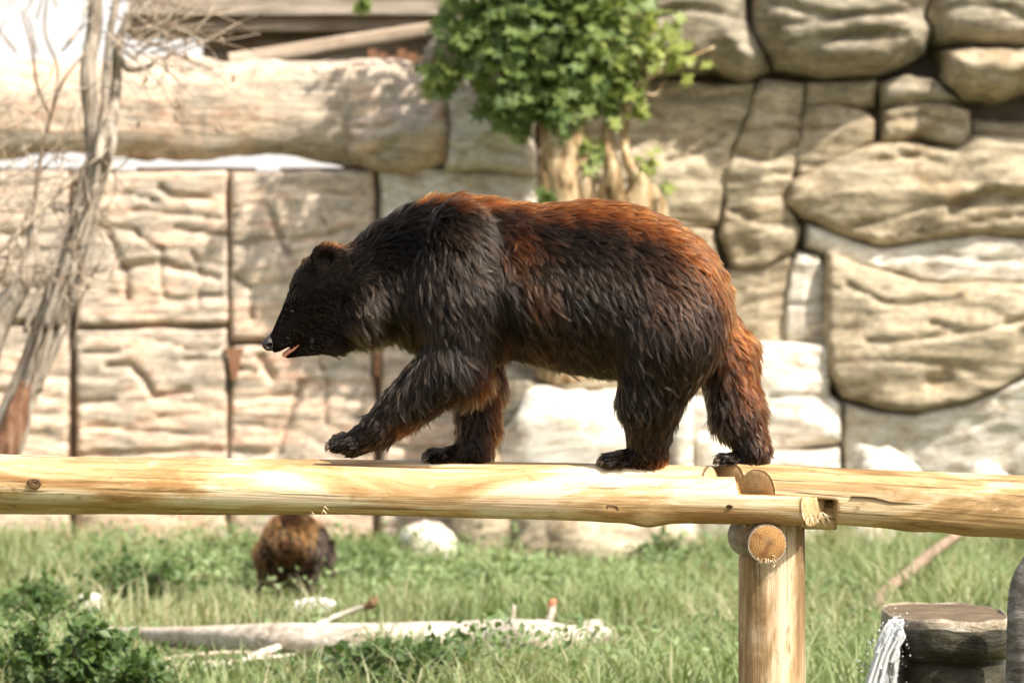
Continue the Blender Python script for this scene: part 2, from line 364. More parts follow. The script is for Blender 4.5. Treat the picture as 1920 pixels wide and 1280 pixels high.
# the right hand cliff and the mass in the middle: each carved block a part
rc = empty('rock_cliff', (P(1500, 1050, YW).x, YW, 0), 'tan carved rock cliff with stacked blocks under a dark overhang', 'cliff')
slab('core', [(718, 330), (700, 240), (720, 140), (800, 130), (860, 0), (880, -80), (2420, -85), (2420, 1090), (718, 1090)], YW + 0.07, YW + 0.9, M['rock_core'], rc)
CL = [
 # overhang
 ([(1165, -90), (1412, -90), (1398, -20), (1402, 40), (1430, 100), (1436, 132), (1392, 150), (1335, 120), (1290, 132), (1230, 140), (1178, 118)], 'rock_grey', dict(proud=0.62, edge=0.34, bulge=0.10, amp=0.07, seed=1, cracks=([((1200, 50), (1290, 30), (1380, 44)), 0.03, 0.07],))),
 ([(1418, -90), (1752, -90), (1736, -10), (1722, 34), (1742, 60), (1730, 104), (1690, 122), (1640, 142), (1540, 146), (1452, 128), (1412, 62)], 'rock_grey', dict(proud=0.66, edge=0.34, bulge=0.10, amp=0.09, seed=2, cracks=([((1440, 20), (1560, 45), (1700, 30)), 0.03, 0.08], [((1470, 90), (1600, 84), (1690, 80)), 0.03, 0.06]))),
 ([(1760, -90), (2100, -90), (2100, 84), (1900, 92), (1800, 88), (1750, 78), (1736, 40)], 'rock_grey', dict(proud=0.5, edge=0.25, bulge=0.06, amp=0.09, seed=3)),
 ([(1756, 96), (1810, 92), (1900, 100), (2100, 94), (2100, 150), (1920, 170), (1866, 192), (1800, 188), (1766, 160)], 'rock_tan', dict(proud=0.62, edge=0.22, bulge=0.10, amp=0.08, seed=4)),
 ([(2110, -90), (2420, -90), (2420, 330), (2110, 330)], 'rock_grey', dict(proud=0.5, edge=0.25, bulge=0.06, amp=0.09, seed=33)),
 # middle mass
 ([(716, 322), (770, 316), (840, 322), (1004, 330), (1004, 560), (716, 560)], 'rock_pale', dict(proud=0.16, edge=0.10, bulge=0.08, seed=5)),
 ([(660, 234), (740, 206), (836, 200), (846, 250), (838, 300), (770, 318), (700, 312), (664, 292)], 'rock_warm', dict(proud=0.34, edge=0.30, bulge=0.14, amp=0.06, seed=6, cracks=([((672, 244), (720, 246), (742, 240)), 0.03, 0.09],))),
 ([(830, 118), (900, 180), (1006, 190), (1006, 326), (842, 318), (838, 240)], 'rock_pale', dict(proud=0.34, edge=0.16, bulge=0.12, seed=7, amp=0.07)),
 ([(852, 4), (880, -60), (1170, -90), (1170, 110), (1172, 190), (1010, 188), (910, 184), (850, 118), (800, 126), (806, 96), (838, 52)], 'rock_grey', dict(proud=0.22, edge=0.14, bulge=0.08, seed=8)),
 ([(716, 568), (1004, 568), (1004, 1090), (716, 1090)], 'rock_warm', dict(proud=0.12, edge=0.06, bulge=0.04, seed=9)),
 ([(1012, 196), (1190, 164), (1412, 160), (1404, 204), (1372, 270), (1350, 318), (1340, 420), (1012, 420)], 'rock_tan', dict(proud=0.14, edge=0.07, bulge=0.06, amp=0.06, seed=10, cracks=([((1250, 190), (1330, 186), (1400, 184)), 0.03, 0.08], [((1240, 300), (1300, 290), (1350, 262)), 0.02, 0.06]))),
 ([(1012, 428), (1340, 428), (1336, 520), (1356, 560), (1366, 740), (1012, 740)], 'rock_tan', dict(proud=0.14, edge=0.10, bulge=0.08, seed=11)),
 # right stack
 ([(1424, 158), (1506, 160), (1500, 236), (1486, 330), (1478, 392), (1498, 428), (1484, 472), (1436, 500), (1378, 496), (1352, 444), (1358, 322), (1404, 226)], 'rock_tan', dict(proud=0.20, edge=0.11, bulge=0.10, amp=0.06, seed=12, cracks=([((1380, 290), (1430, 298), (1476, 274)), 0.025, 0.09], [((1362, 400), (1440, 420), (1496, 420)), 0.02, 0.07], [((1440, 236), (1500, 250)), 0.02, 0.05]))),
 ([(1514, 158), (1640, 152), (1642, 204), (1600, 204), (1560, 196), (1508, 200)], 'rock_tan', dict(proud=0.18, edge=0.08, bulge=0.05, seed=13)),
 ([(1508, 206), (1560, 204), (1622, 214), (1636, 224), (1630, 262), (1560, 300), (1496, 332), (1488, 300), (1502, 250)], 'rock_tan', dict(proud=0.22, edge=0.10, bulge=0.06, seed=14, cracks=([((1510, 250), (1560, 246)), 0.02, 0.05],))),
 ([(1648, 160), (1700, 150), (1745, 158), (1790, 192), (1745, 190), (1690, 196), (1652, 200)], 'rock_grey', dict(proud=0.30, edge=0.09, bulge=0.06, seed=15)),
 ([(1650, 210), (1700, 200), (1760, 194), (1812, 208), (1810, 262), (1788, 280), (1720, 262), (1648, 272)], 'rock_tan', dict(proud=0.26, edge=0.09, bulge=0.06, seed=16, amp=0.07, cracks=([((1652, 232), (1720, 222), (1790, 240)), 0.02, 0.06],))),
 ([(1820, 236), (1900, 238), (2110, 232), (2110, 262), (1900, 254), (1820, 258)], 'rock_tan', dict(proud=0.10, edge=0.06, bulge=0.03, seed=17)),
 ([(1482, 346), (1560, 306), (1640, 276), (1716, 270), (1786, 288), (1826, 264), (1900, 262), (2110, 268), (2110, 440), (1900, 442), (1800, 440), (1700, 452), (1640, 456), (1560, 432), (1508, 408), (1474, 386)], 'rock_tan', dict(proud=0.34, edge=0.16, bulge=0.14, amp=0.07, seed=18, cracks=([((1640, 306), (1700, 292), (1760, 310)), 0.03, 0.05], [((1780, 400), (1840, 372), (1930, 380)), 0.05, 0.14]))),
 ([(1512, 424), (1560, 440), (1640, 466), (1720, 462), (1810, 448), (1920, 450), (2110, 452), (2110, 520), (1900, 522), (1750, 526), (1680, 510), (1600, 494), (1548, 474), (1514, 462)], 'rock_pale', dict(proud=0.24, edge=0.09, bulge=0.05, amp=0.05, seed=19, cracks=([((1640, 490), (1720, 476), (1900, 486)), 0.015, 0.05],))),
 ([(1552, 486), (1640, 512), (1720, 534), (1800, 534), (2110, 530), (2110, 620), (1930, 690), (1846, 738), (1760, 764), (1716, 772), (1650, 766), (1578, 744), (1556, 700), (1552, 600)], 'rock_tan', dict(proud=0.40, edge=0.13, bulge=0.14, amp=0.06, seed=20, cracks=([((1580, 540), (1640, 572), (1700, 576), (1790, 560)), 0.02, 0.07], [((1620, 640), (1700, 640), (1790, 628)), 0.02, 0.05], [((1740, 610), (1800, 626), (1930, 600)), 0.02, 0.06], [((1736, 716), (1770, 708)), 0.05, 0.08]))),
 ([(1494, 474), (1530, 482), (1544, 510), (1546, 640), (1472, 642), (1476, 560), (1482, 500)], 'rock_pale', dict(proud=0.18, edge=0.08, bulge=0.06, seed=21, cracks=([((1474, 570), (1540, 566)), 0.02, 0.05],))),
 ([(1362, 508), (1440, 508), (1480, 482), (1470, 560), (1466, 642), (1372, 642)], 'rock_tan', dict(proud=0.14, edge=0.07, bulge=0.06, seed=22)),
 ([(1372, 650), (1464, 650), (1548, 650), (1548, 738), (1574, 756), (1572, 826), (1500, 836), (1372, 842)], 'rock_pale', dict(proud=0.34, edge=0.14, bulge=0.10, seed=23, cracks=([((1440, 740), (1540, 748)), 0.02, 0.05],))),
 ([(1582, 756), (1650, 778), (1716, 784), (1770, 772), (1850, 748), (1940, 700), (2110, 640), (2110, 1090), (1582, 1090)], 'rock_pale', dict(proud=0.16, edge=0.07, bulge=0.05, amp=0.04, seed=24, lean=-0.35)),
 ([(1372, 850), (1574, 836), (1574, 1090), (1372, 1090)], 'rock_pale', dict(proud=0.46, edge=0.16, bulge=0.10, seed=25)),
 ([(1012, 748), (1364, 748), (1364, 1090), (1012, 1090)], 'rock_pale', dict(proud=0.30, edge=0.14, bulge=0.10, seed=26)),
 ([(2116, 338), (2420, 338), (2420, 1090), (2116, 1090)], 'rock_tan', dict(proud=0.30, edge=0.14, bulge=0.10, seed=27)),
]
for poly, mt, kw in CL: block('stone_block', poly, M[mt], rc, **kw)

# fallen-trunk shaped rock beam lying across the panels
def beam(name, u0, u1, prof, yw, mat, label, cat, seed=0, sq=0.9):
    n = 150; m = 40
    us = np.linspace(u0, u1, n); th = np.linspace(0, 2 * np.pi, m, endpoint=False)
    pr = np.array(prof, float); cv = np.interp(us, pr[:, 0], pr[:, 1]); rv = np.interp(us, pr[:, 0], pr[:, 2]) * S(yw)
    end = np.sqrt(np.clip(1 - (np.clip(np.abs((us - (u0 + u1) / 2) / ((u1 - u0) / 2)), 0, 1)) ** 16, 0.02, 1))
    X = (us - 960) * S(yw); Zc = CAM_Z - (cv - 640) * S(yw)
    c, s = np.cos(th), np.sin(th); q = np.abs(c) ** 4 + np.abs(s) ** 4
    sup = q ** (-0.25) * 0.5 + 0.5
    x = np.repeat(X[:, None], m, 1); 
    p = np.stack([x * 1.0, c[None, :] * 0.6 + 0 * x, s[None, :] * 0.6 + 0 * x], -1)
    dsp = 0.97 + 0.24 * fbm(p * 1.5, 4, seed) + 0.12 * fbm(p * np.array([1.6, 5, 5]), 5, seed + 5)
    ring = np.abs(((x * 0.55 + 0.25 * fbm(p * 1.2, 2, seed + 9)) % 1.0) - 0.5); dsp = dsp - 0.07 * np.exp(-(ring / 0.035) ** 2)
    r = (rv * end)[:, None] * dsp * sup[None, :]
    V = np.stack([x, yw + r * c[None, :] * 0.85, Zc[:, None] + r * s[None, :]], -1).reshape(-1, 3)
    I = np.arange(n * m).reshape(n, m); J = np.roll(I, -1, 1)
    F = np.stack([I[:-1], I[1:], J[1:], J[:-1]], -1).reshape(-1, 4)
    o = link(name, np_mesh(name, V, F[:, ::-1]), mat)
    return tag(o, label, cat)
beam('rock_beam', -420, 880, [(-420, 190, 108), (0, 196, 100), (220, 204, 94), (400, 206, 94), (560, 202, 94), (640, 204, 98), (720, 212, 108), (820, 214, 104), (880, 220, 90)], YW + 0.10, M['rock_warm'],
     'long trunk shaped rock beam lying across the top of the panel wall', 'rock', 61)

# boulders at the foot of the wall
def boulder(name, u0, u1, v0, yb, label, mat='rock_pale', depth=None, seed=0, vb=None, cat='boulder', group=None):
    """stands on the ground at depth yb; outline width u0..u1, top at photo row v0"""
    cx = (P(u0, 0, yb).x + P(u1, 0, yb).x) / 2; w = (u1 - u0) * S(yb) / 2
    g = float(gh(cx, yb)) - 0.12; zt = CAM_Z - (v0 - 640) * S(yb); h = (zt - g)
    d = depth if depth else w * 0.7
    n, m = 64, 40
    th = np.linspace(0, 2 * np.pi, n, endpoint=False); ph = np.linspace(-np.pi / 2, np.pi / 2, m)
    T, Ph = np.meshgrid(th, ph, indexing='ij')
    D = np.stack([np.cos(T) * np.cos(Ph), np.sin(T) * np.cos(Ph), np.sin(Ph)], -1)
    rg = np.random.default_rng(seed); pl = rg.normal(0, 1, (15, 3)); pl[:, 2] *= 0.8
    pl = np.concatenate([pl, [(0.15, -0.1, 1), (0, 0, -1)]]); pl /= np.linalg.norm(pl, axis=1, keepdims=True); hh = np.concatenate([rg.uniform(0.75, 1.15, 15), [0.62, 0.8]])
    k = (np.clip(D @ pl.T, 0, None) / hh) ** 9; k = (k.sum(-1) + 1e-3) ** (-1 / 9.0)
    dsp = 1 + 0.10 * fbm(D * 2.2 + seed * 3.1, 4, seed) + 0.06 * fbm(D * np.array([2, 2, 9]) + seed, 3, seed + 4)
    V = D * (k * dsp)[..., None]
    V = V / np.abs(V).reshape(-1, 3).max(0)
    V = V * np.array([w, d, h / 2]) + np.array([cx, yb, g + h / 2])
    I = np.arange(n * m).reshape(n, m); J = np.roll(I, -1, 0)
    F = np.stack([I[:, :-1], J[:, :-1], J[:, 1:], I[:, 1:]], -1).reshape(-1, 4)
    o = link(name, np_mesh(name, V.reshape(-1, 3), F), M[mat])
    return tag(o, label, cat, group)
boulder('boulder', 920, 1300, 694, YW - 1.3, 'biggest sunlit white boulder standing under the leafy tree', seed=3, depth=0.6)
boulder('boulder', 905, 1060, 640, YW - 0.75, 'grey rounded boulder wedged behind the big white boulder', 'rock_grey', seed=5, depth=0.5)
boulder('boulder', 845, 960, 800, YW - 1.5, 'small brownish boulder leaning on the big white boulder, beside the panel wall', 'rock_tan', seed=8)
boulder('boulder', 1300, 1440, 800, YW - 1.4, 'pale boulder beside the short weathered fence post', seed=12)
boulder('boulder', 1560, 1770, 812, YW - 1.6, 'low white boulder with smooth round top at the cliff foot', seed=14, depth=0.5)
boulder('boulder', 1785, 1910, 842, YW - 1.9, 'small pale boulder with brown stains at the cliff foot', seed=17)
boulder('boulder', 1425, 1600, 880, YW - 1.5, 'flat pale boulder at the cliff foot, behind the bridge joint', seed=19)
boulder('boulder', 730, 880, 962, YW - 1.8, 'flat pale pink boulder half buried in grass below the panel wall', seed=22)
boulder('boulder', 950, 1350, 950, YW - 2.0, 'broad grey ledge boulder half buried in the grass', 'rock_tan', seed=24, depth=0.5)
boulder('boulder', 1590, 1720, 985, YW - 2.2, 'buff boulder in tall grass behind the leaning grey branch', seed=27)
boulder('boulder', 1780, 1960, 990, YW - 2.2, 'brown buff boulder in tall grass behind the water trough', 'rock_tan', seed=29)

# weathered post behind the bear
def post_cyl(name, u, v0, yb, r, mat, label, cat):
    x = P(u, 0, yb).x; z0 = float(gh(x, yb)) - 0.1; z1 = P(u, v0, yb).z
    n, m = 18, 20; V = []; F = []
    for i in range(n):
        t = i / (n - 1)
        for j in range(m):
            a = 2 * math.pi * j / m; rr = r * (1 + 0.05 * math.sin(3 * a + 4 * t) + 0.03 * math.sin(9 * t + a))
            V.append((x + rr * math.cos(a), yb + rr * math.sin(a), z0 + (z1 - z0) * t))
    for i in range(n - 1):
        for j in range(m): F.append((i * m + j, i * m + (j + 1) % m, (i + 1) * m + (j + 1) % m, (i + 1) * m + j))
    F.append(tuple(range((n - 1) * m, n * m)))
    return tag(link(name, py_mesh(name, V, F), mat), label, cat)
post_cyl('fence_post', 1280, 742, YW - 1.75, 0.075, M['rock_pale'], 'short pale weathered post standing before the cliff', 'post')

# shelter beyond the wall
M['board'] = wood_mat('dull taupe board', (0.36, 0.30, 0.235), (0.30, 0.25, 0.19), (0.2, 0.16, 0.12), seed=2.2, rough=0.85)
M['board_dark'] = wood_mat('dark brown board', (0.42, 0.335, 0.25), (0.34, 0.26, 0.185), (0.22, 0.165, 0.115), seed=7.2, rough=0.85)
def box(name, lo, hi, mat, parent=None, bev=0.0):
    V = [(x, y, z) for x in (lo[0], hi[0]) for y in (lo[1], hi[1]) for z in (lo[2], hi[2])]
    F = [(0, 1, 3, 2), (4, 6, 7, 5), (0, 4, 5, 1), (2, 3, 7, 6), (0, 2, 6, 4), (1, 5, 7, 3)]
    return link(name, py_mesh(name, V, F), mat, parent, smooth=False)
ys = YW + 3.0
sh = empty('wooden_shelter', (P(560, 0, ys).x, ys, 0), 'brown wooden shelter roof showing above the rock beam', 'shelter')
a, b = P(240, 28, ys), P(880, -60, ys)
box('roof_board', (a.x, ys, a.z), (b.x, ys + 0.12, b.z), M['board'], sh)
a, b = P(236, 62, ys + 0.4), P(870, 27, ys + 0.4)
box('beam', (a.x, ys + 0.13, a.z), (b.x, ys + 1.2, b.z), M['board_dark'], sh)
a, b = P(380, 135, ys + 0.5), P(880, 60, ys + 0.5)
box('wall_board', (a.x, ys + 0.5, a.z), (b.x, ys + 0.6, b.z - 0.004), M['board_dark'], sh)
for u in (-60, 850):
    a = P(u, 90, ys + 0.7); box('post', (a.x - 0.08, ys + 0.62, -0.1), (a.x + 0.08, ys + 0.78, a.z + 0.1), M['board_dark'], sh)
a, b = P(690, 132, ys - 0.2), P(800, 92, ys - 0.2)
for k in range(6):
    x0 = a.x + (b.x - a.x) * k / 6; x1 = a.x + (b.x - a.x) * (k + 0.9) / 6
    box('paling', (x0, ys - 0.2, a.z - 0.3), (x1, ys - 0.16, b.z - 0.03 * (k % 3)), M['rust'], sh)
# weathered rail log across the shelter front
a, b = P(420, 118, ys - 0.5), P(850, 52, ys - 0.5)
# ------------------------------------------------------------------ log bridge
def log_mesh(name, A, B, rA, rB, mats, parent, seed=0, notch=None, shA=0.0, shB=0.0, bumps=(), rough=0.03, n=110, m=48, flat=None, wob=0.006, roll=0.0):
    """log from A to B along its own local X. notch=(x0,x1,'top'|'bottom',z): beyond it the log is cut flat.
    shA/shB: slant of the sawn ends (x per local y). bumps: (x, angle, height, half length)"""
    A, B = Vector(A), Vector(B); L = (B - A).length
    ex = (B - A).normalized(); ez = Vector((0, 0, 1)) if abs(ex.z) < 0.9 else Vector((0, -1, 0))
    ey = ez.cross(ex).normalized(); ez = ex.cross(ey)
    xs = np.linspace(0, L, n); th = np.linspace(0, 2 * np.pi, m, endpoint=False)
    X = np.repeat(xs[:, None], m, 1); c, s = np.cos(th)[None, :], np.sin(th)[None, :]
    r = (rA + (rB - rA) * X / L)
    p = np.stack([X * 1.3, c + 0 * X, s + 0 * X], -1)
    r = r * (1 + rough * fbm(p * np.array([1.2, 1, 1]) + seed, 3, seed) + rough * 0.55 * fbm(p * np.array([2.2, 5, 5]) + seed, 3, seed + 3))
    for (bx, ba, bh, bl) in bumps:
        da = np.angle(np.exp(1j * (th[None, :] - ba)))
        r = r + bh * np.exp(-((X - bx) / bl) ** 2 - (da / 0.6) ** 2)
    Y = r * c + wob * np.sin(X * 1.7 + seed); Z = r * s + wob * np.sin(X * 1.3 + seed * 2)
    if flat is not None: Z = np.where(Z > flat, flat + (Z - flat) * 0.1, Z)
    if notch:
        x0, x1, side, zc, sl = notch
        inz = (X + sl * Y >= x0) & (X + sl * Y <= x1)
        nz = 0.003 * fbm(np.stack([X * 20, Y * 30, 0 * X], -1), 2, seed)
        if side == 'top': Z = np.where(inz & (Z > zc), zc + nz, Z)
        else: Z = np.where(inz & (Z < zc), zc + nz, Z)
    wA = np.clip(1 - X / (0.5 * abs(shA) * 0.2 + 0.12), 0, 1); wB = np.clip(1 - (L - X) / (0.12 + 0.5 * abs(shB) * 0.2), 0, 1)
    X = X + shA * Y * wA + shB * Y * wB
    V = np.stack([X, Y, Z], -1).reshape(-1, 3).tolist()
    I = np.arange(n * m).reshape(n, m); J = np.roll(I, -1, 1)
    F = np.stack([I[:-1], I[1:], J[1:], J[:-1]], -1).reshape(-1, 4)[:, ::-1].tolist()
    rim = []
    for e, row in ((0, 0), (1, n - 1)):                      # sawn ends: bevel ring + fan
        R = np.array(V)[I[row]]; ctr = R.mean(0); o = len(V)
        V += (ctr + (R - ctr) * 0.93 + np.array([(-1 if e == 0 else 1) * 0.004, 0, 0])).tolist()
        V.append((ctr + np.array([(-1 if e == 0 else 1) * 0.004, 0, 0])).tolist())
        for j in range(m):
            k = (j + 1) % m; a, b = int(I[row, j]), int(I[row, k])
            q = (a, b, o + k, o + j) if e == 0 else (b, a, o + j, o + k); F.append(list(q))
            rim.append(len(F)); F.append([o + j, o + k, o + m] if e == 0 else [o + k, o + j, o + m])
    me = py_mesh(name, V, [tuple(f) for f in F])
    mi = np.zeros(len(me.polygons), np.int32); mi[rim] = 1
    o = link(name, me, mats)
    me.polygons.foreach_set('material_index', mi)
    o.matrix_world = Matrix.Translation(A) @ Matrix((ex, ey, ez)).transposed().to_4x4()
    o.location = A; o.rotation_mode = 'QUATERNION'; o.rotation_quaternion = Matrix((ex, ey, ez)).transposed().to_quaternion()
    if parent is not None: o.parent = parent; o.matrix_parent_inverse = parent_world(parent).inverted()
    return o
def splinters(name, pts, parent, seed, n=26, ln=0.03, down=1.0):
    rng = np.random.default_rng(seed); V = []; F = []
    for i in range(n):
        a = Vector(pts[0]).lerp(Vector(pts[1]), rng.random()) + Vector(rng.normal(0, 0.006, 3))
        d = Vector((rng.normal(0.15, 0.45), rng.normal(-0.25, 0.3), -down * rng.uniform(0.3, 1.0))).normalized() * ln * rng.uniform(0.4, 1.3)
        w = Vector((rng.normal(), rng.normal(), rng.normal())).normalized() * rng.uniform(0.0012, 0.003)
        k = d.cross(w).normalized() * 0.0012; o = len(V)
        V += [a - w, a + w, a + k, a + d * 0.7 + w * 0.5, a + d]
        F += [(o, o + 1, o + 3), (o + 1, o + 2, o + 3), (o + 2, o, o + 3), (o, o + 3, o + 4), (o + 1, o + 3, o + 4)]
    o = link(name, py_mesh(name, V, F), M['splinter'], parent, smooth=False); o['kind'] = 'stuff'; return o
def knot(log, x, ang, r, size, mat, parent):
    """ringed knot standing a little proud of the log; placed in the log's own frame"""
    V = []; F = []; m = 16; rings = [(1.0, 0.000), (0.95, 0.006), (0.72, 0.0085), (0.6, 0.004), (0.45, 0.007), (0.25, 0.003)]
    for k, (q, h) in enumerate(rings):
        for j in range(m):
            a = 2 * math.pi * j / m; w = 1 + 0.1 * math.sin(3 * a + k)
            V.append((size * 1.25 * q * w * math.cos(a), size * q * w * math.sin(a), h - (size * q * w * math.sin(a)) ** 2 / (2 * r)))
    for k in range(len(rings) - 1):
        for j in range(m): F.append((k * m + j, k * m + (j + 1) % m, (k + 1) * m + (j + 1) % m, (k + 1) * m + j))
    F.append(tuple(range((len(rings) - 1) * m, len(rings) * m)))
    me = py_mesh('knot', V, F); o = link('knot', me, mat)
    c, s = math.cos(ang), math.sin(ang)
    n_ = Vector((0, c, s)); tx = Vector((1, 0, 0)); ty = n_.cross(tx)
    m4 = Matrix((tx, ty, n_)).transposed().to_4x4(); m4.translation = Vector((x, 0, 0)) + n_ * (r - 0.002)
    o.parent = log; o.matrix_basis = m4
    return o
br = empty('log_bridge', P(1447, 1575, -0.05), 'peeled pine log walkway on a notched post under the walking bear', 'bridge')
LM = [M['log'], M['cut_pale']]; LB = [M['log_b'], M['cut']]
def C(u, v, y): return P(u, v, y)
y1, y2, y3 = -0.22, -0.055, 0.10
s1 = S(y1)
# near log, its end halved to carry the right hand log
L1a, L1b = C(-160, 896, y1), C(1524, 940, y1); LL = (L1b - L1a).length
xn = LL * (1380 + 160) / (1524 + 160)
log1 = log_mesh('log', L1a, L1b, 0.084, 0.0795, LM, br, 1, notch=(xn, 9, 'top', 0.016, -0.15), shA=0, shB=0.55, rough=0.035, n=240,
   bumps=((LL * (1215 + 160) / 1684, -1.75, 0.016, 0.06), (LL * (312 + 160) / 1684, 1.6, 0.008, 0.06), (LL * (70 + 160) / 1684, -2.9, 0.006, 0.05), (LL * (1145 + 160) / 1684, -2.3, 0.008, 0.05)))
knot(log1, LL * (70 + 160) / 1684, math.radians(183), 0.086, 0.019, M['knot'], br)
knot(log1, LL * (1147 + 160) / 1684, math.radians(207), 0.086, 0.020, M['knot'], br)
knot(log1, LL * (1366 + 160) / 1684, math.radians(195), 0.082, 0.009, M['knot'], br)
splinters('splinters', (C(1508, 970, y1 - 0.05), C(1548, 962, y1 + 0.05)), log1, 5, 60, 0.035)
splinters('splinters', (C(588, 958, y1 - 0.06), C(612, 952, y1 - 0.07)), log1, 6, 6, 0.04)
# walking logs behind it
log2 = log_mesh('log', C(-160, 908, y2), C(1330, 921, y2), 0.094, 0.079, LM, br, 2, shB=0.4, n=180)
log3 = log_mesh('log', C(-160, 904, y3), C(1345, 915, y3), 0.092, 0.077, LM, br, 3, shB=0.5, n=180)
# right hand logs, sloping down to the right
R1a, R1b = C(1420, 929, -0.115), C(2150, 976, -0.16); RL = (R1b - R1a).length
log4 = log_mesh('log', R1a, R1b, 0.083, 0.100, [M['log_b'], M['cut_pale']], br, 7, notch=(-1, RL * 0.20, 'bottom', 0.006, 0.1), shA=-0.75, rough=0.05, n=150,
   bumps=((RL * 0.55, -2.0, 0.008, 0.07), (RL * 0.40, -1.6, 0.007, 0.06), (RL * 0.63, 2.2, 0.006, 0.05)))
log5 = log_mesh('log', C(1368, 906, 0.055), C(2150, 958, 0.045), 0.076, 0.094, [M['log_b'], M['cut_pale']], br, 8, shA=-0.75, rough=0.05, n=120)
log6 = log_mesh('log', C(1352, 908, 0.20), C(2150, 950, 0.20), 0.074, 0.088, [M['log_b'], M['cut']], br, 9, shA=-0.2, rough=0.04, n=100)
# shorter packing piece in the joint
log7 = log_mesh('log', C(1400, 957, -0.055), C(1568, 962, -0.075), 0.055, 0.052, [M['log_b'], M['cut']], br, 12, flat=0.040, n=30)
# long drying cracks as thin wedges sunk into the right hand log
def crack(pts, parent, y, w=0.0022):
    V = []; F = []
    for i, (u, v) in enumerate(pts):
        a = P(u, v, y); q = w * math.sin(math.pi * (i + 0.25) / (len(pts) - 0.5))
        V += [(a.x, y, a.z + q), (a.x, y, a.z - q), (a.x, y + 0.012, a.z)]
    for i in range(len(pts) - 1):
        o = i * 3; F += [(o, o + 1, o + 4, o + 3), (o + 1, o + 2, o + 5, o + 4), (o + 2, o, o + 3, o + 5)]
    o = link('drying_crack', py_mesh('drying_crack', V, F), M['dark_crack'], parent, smooth=False); return o
crack([(1596, 930), (1620, 931), (1640, 933), (1655, 937), (1670, 941), (1700, 943), (1740, 945)], log4, -0.2165, 0.0016)
# post with a notch for the cross log
def bridge_post():
    y = -0.05; cx = P(1447, 0, y).x; r0 = 0.1135; zb = -0.15; zn = P(0, 1042, y).z; zt = P(0, 975, y).z
    m = 56; V = []; F = []
    zs = list(np.linspace(zb, zn, 60)) + list(np.linspace(zn + 0.002, zt, 12))
    for i, z in enumerate(zs):
        for j in range(m):
            a = 2 * math.pi * j / m
            r = r0 * (1.05 - 0.07 * (z - zb) / (zt - zb)) * (1 + 0.02 * float(vnoise(np.array([math.cos(a) * 2, math.sin(a) * 2, z * 2.0]), 5)) + 0.012 * float(vnoise(np.array([math.cos(a) * 7, math.sin(a) * 7, z * 1.0]), 6)))
            x, yy = r * math.cos(a), r * math.sin(a)
            if abs(math.atan2(math.sin(a + 1.57), math.cos(a + 1.57))) < 0.05: x, yy = x * 0.93, yy * 0.93      # drying check
            if z > zn and x < 0.008: x = 0.008
            V.append((cx + x, y + yy, z))
    for i in range(len(zs) - 1):
        for j in range(m): F.append((i * m + j, i * m + (j + 1) % m, (i + 1) * m + (j + 1) % m, (i + 1) * m + j))
    F.append(tuple(range((len(zs) - 1) * m, len(zs) * m)))
    V = np.array(V)
    A = Vector((cx, y, zb))                                  # grain runs up the post: local X = up
    ex, ey, ez = Vector((0, 0, 1)), Vector((0, 1, 0)), Vector((-1, 0, 0))
    R = Matrix((ex, ey, ez)).transposed()
    loc = (V - np.array(A)) @ np.array(R)
    o = link('post', py_mesh('post', loc, F), M['post'])
    o.location = A; o.rotation_mode = 'QUATERNION'; o.rotation_quaternion = R.to_quaternion()
    o.parent = br; o.matrix_parent_inverse = parent_world(br).inverted()
    return o
post = bridge_post()
ca, cb = C(1441, 1016, -0.29), C(1404, 1002, 0.32)
cross = log_mesh('cross_log', ca, cb, 0.0655, 0.075, [M['log_grey'], M['cut']], br, 15, n=40, rough=0.03)
splinters('splinters', (C(1415, 1046, -0.29), C(1455, 1048, -0.285)), cross, 9, 40, 0.022)

log_mesh('rail_log', P(430, 116, YW + 2.3), P(860, 50, YW + 2.5), 0.075, 0.065, [M['board_dark'], M['cut']], sh, 31, n=40)
# ------------------------------------------------------------------ tubes, bark, twigs
def tube(pts, rad, m=10, seed=0, rough=0.08, twist=0.0, caps=True):
    """V, F of a tapered tube through pts"""
    Pn = [Vector(p) for p in pts]; n0 = len(Pn)
    T = np.linspace(0, n0 - 1, max(6, (n0 - 1) * 6 + 1)); K = np.array([list(p) for p in Pn]); R0 = np.array(rad, float)
    def cr(a, t):
        i = int(min(max(math.floor(t), 0), n0 - 2)); f = t - i
        p0, p1, p2, p3 = a[max(i - 1, 0)], a[i], a[i + 1], a[min(i + 2, n0 - 1)]
        return 0.5 * ((2 * p1) + (p2 - p0) * f + (2 * p0 - 5 * p1 + 4 * p2 - p3) * f * f + (3 * p1 - p0 - 3 * p2 + p3) * f ** 3)
    C_ = np.array([cr(K, t) for t in T]); R_ = np.interp(T, range(n0), R0)
    V = []; F = []; up = Vector((0.31, 0.92, 0.2))
    for i in range(len(T)):
        d = Vector(C_[min(i + 1, len(T) - 1)] - C_[max(i - 1, 0)]).normalized()
        a = d.cross(up).normalized(); b = d.cross(a)
        for j in range(m):
            th = 2 * math.pi * j / m + twist * i
            r = R_[i] * (1 + rough * (math.sin(3 * th + seed + i * 0.35) * 0.6 + math.sin(5 * th + 2 * seed - i * 0.5) * 0.4))
            V.append(Vector(C_[i]) + a * r * math.cos(th) + b * r * math.sin(th))
    for i in range(len(T) - 1):
        for j in range(m): F.append((i * m + j, i * m + (j + 1) % m, (i + 1) * m + (j + 1) % m, (i + 1) * m + j))
    if caps: F.append(tuple(range(m - 1, -1, -1))); F.append(tuple(range((len(T) - 1) * m, len(T) * m)))
    return V, F
def merge(parts):
    V = []; F = []
    for v, f in parts:
        o = len(V); V += list(v); F += [tuple(i + o for i in q) for q in f]
    return V, F
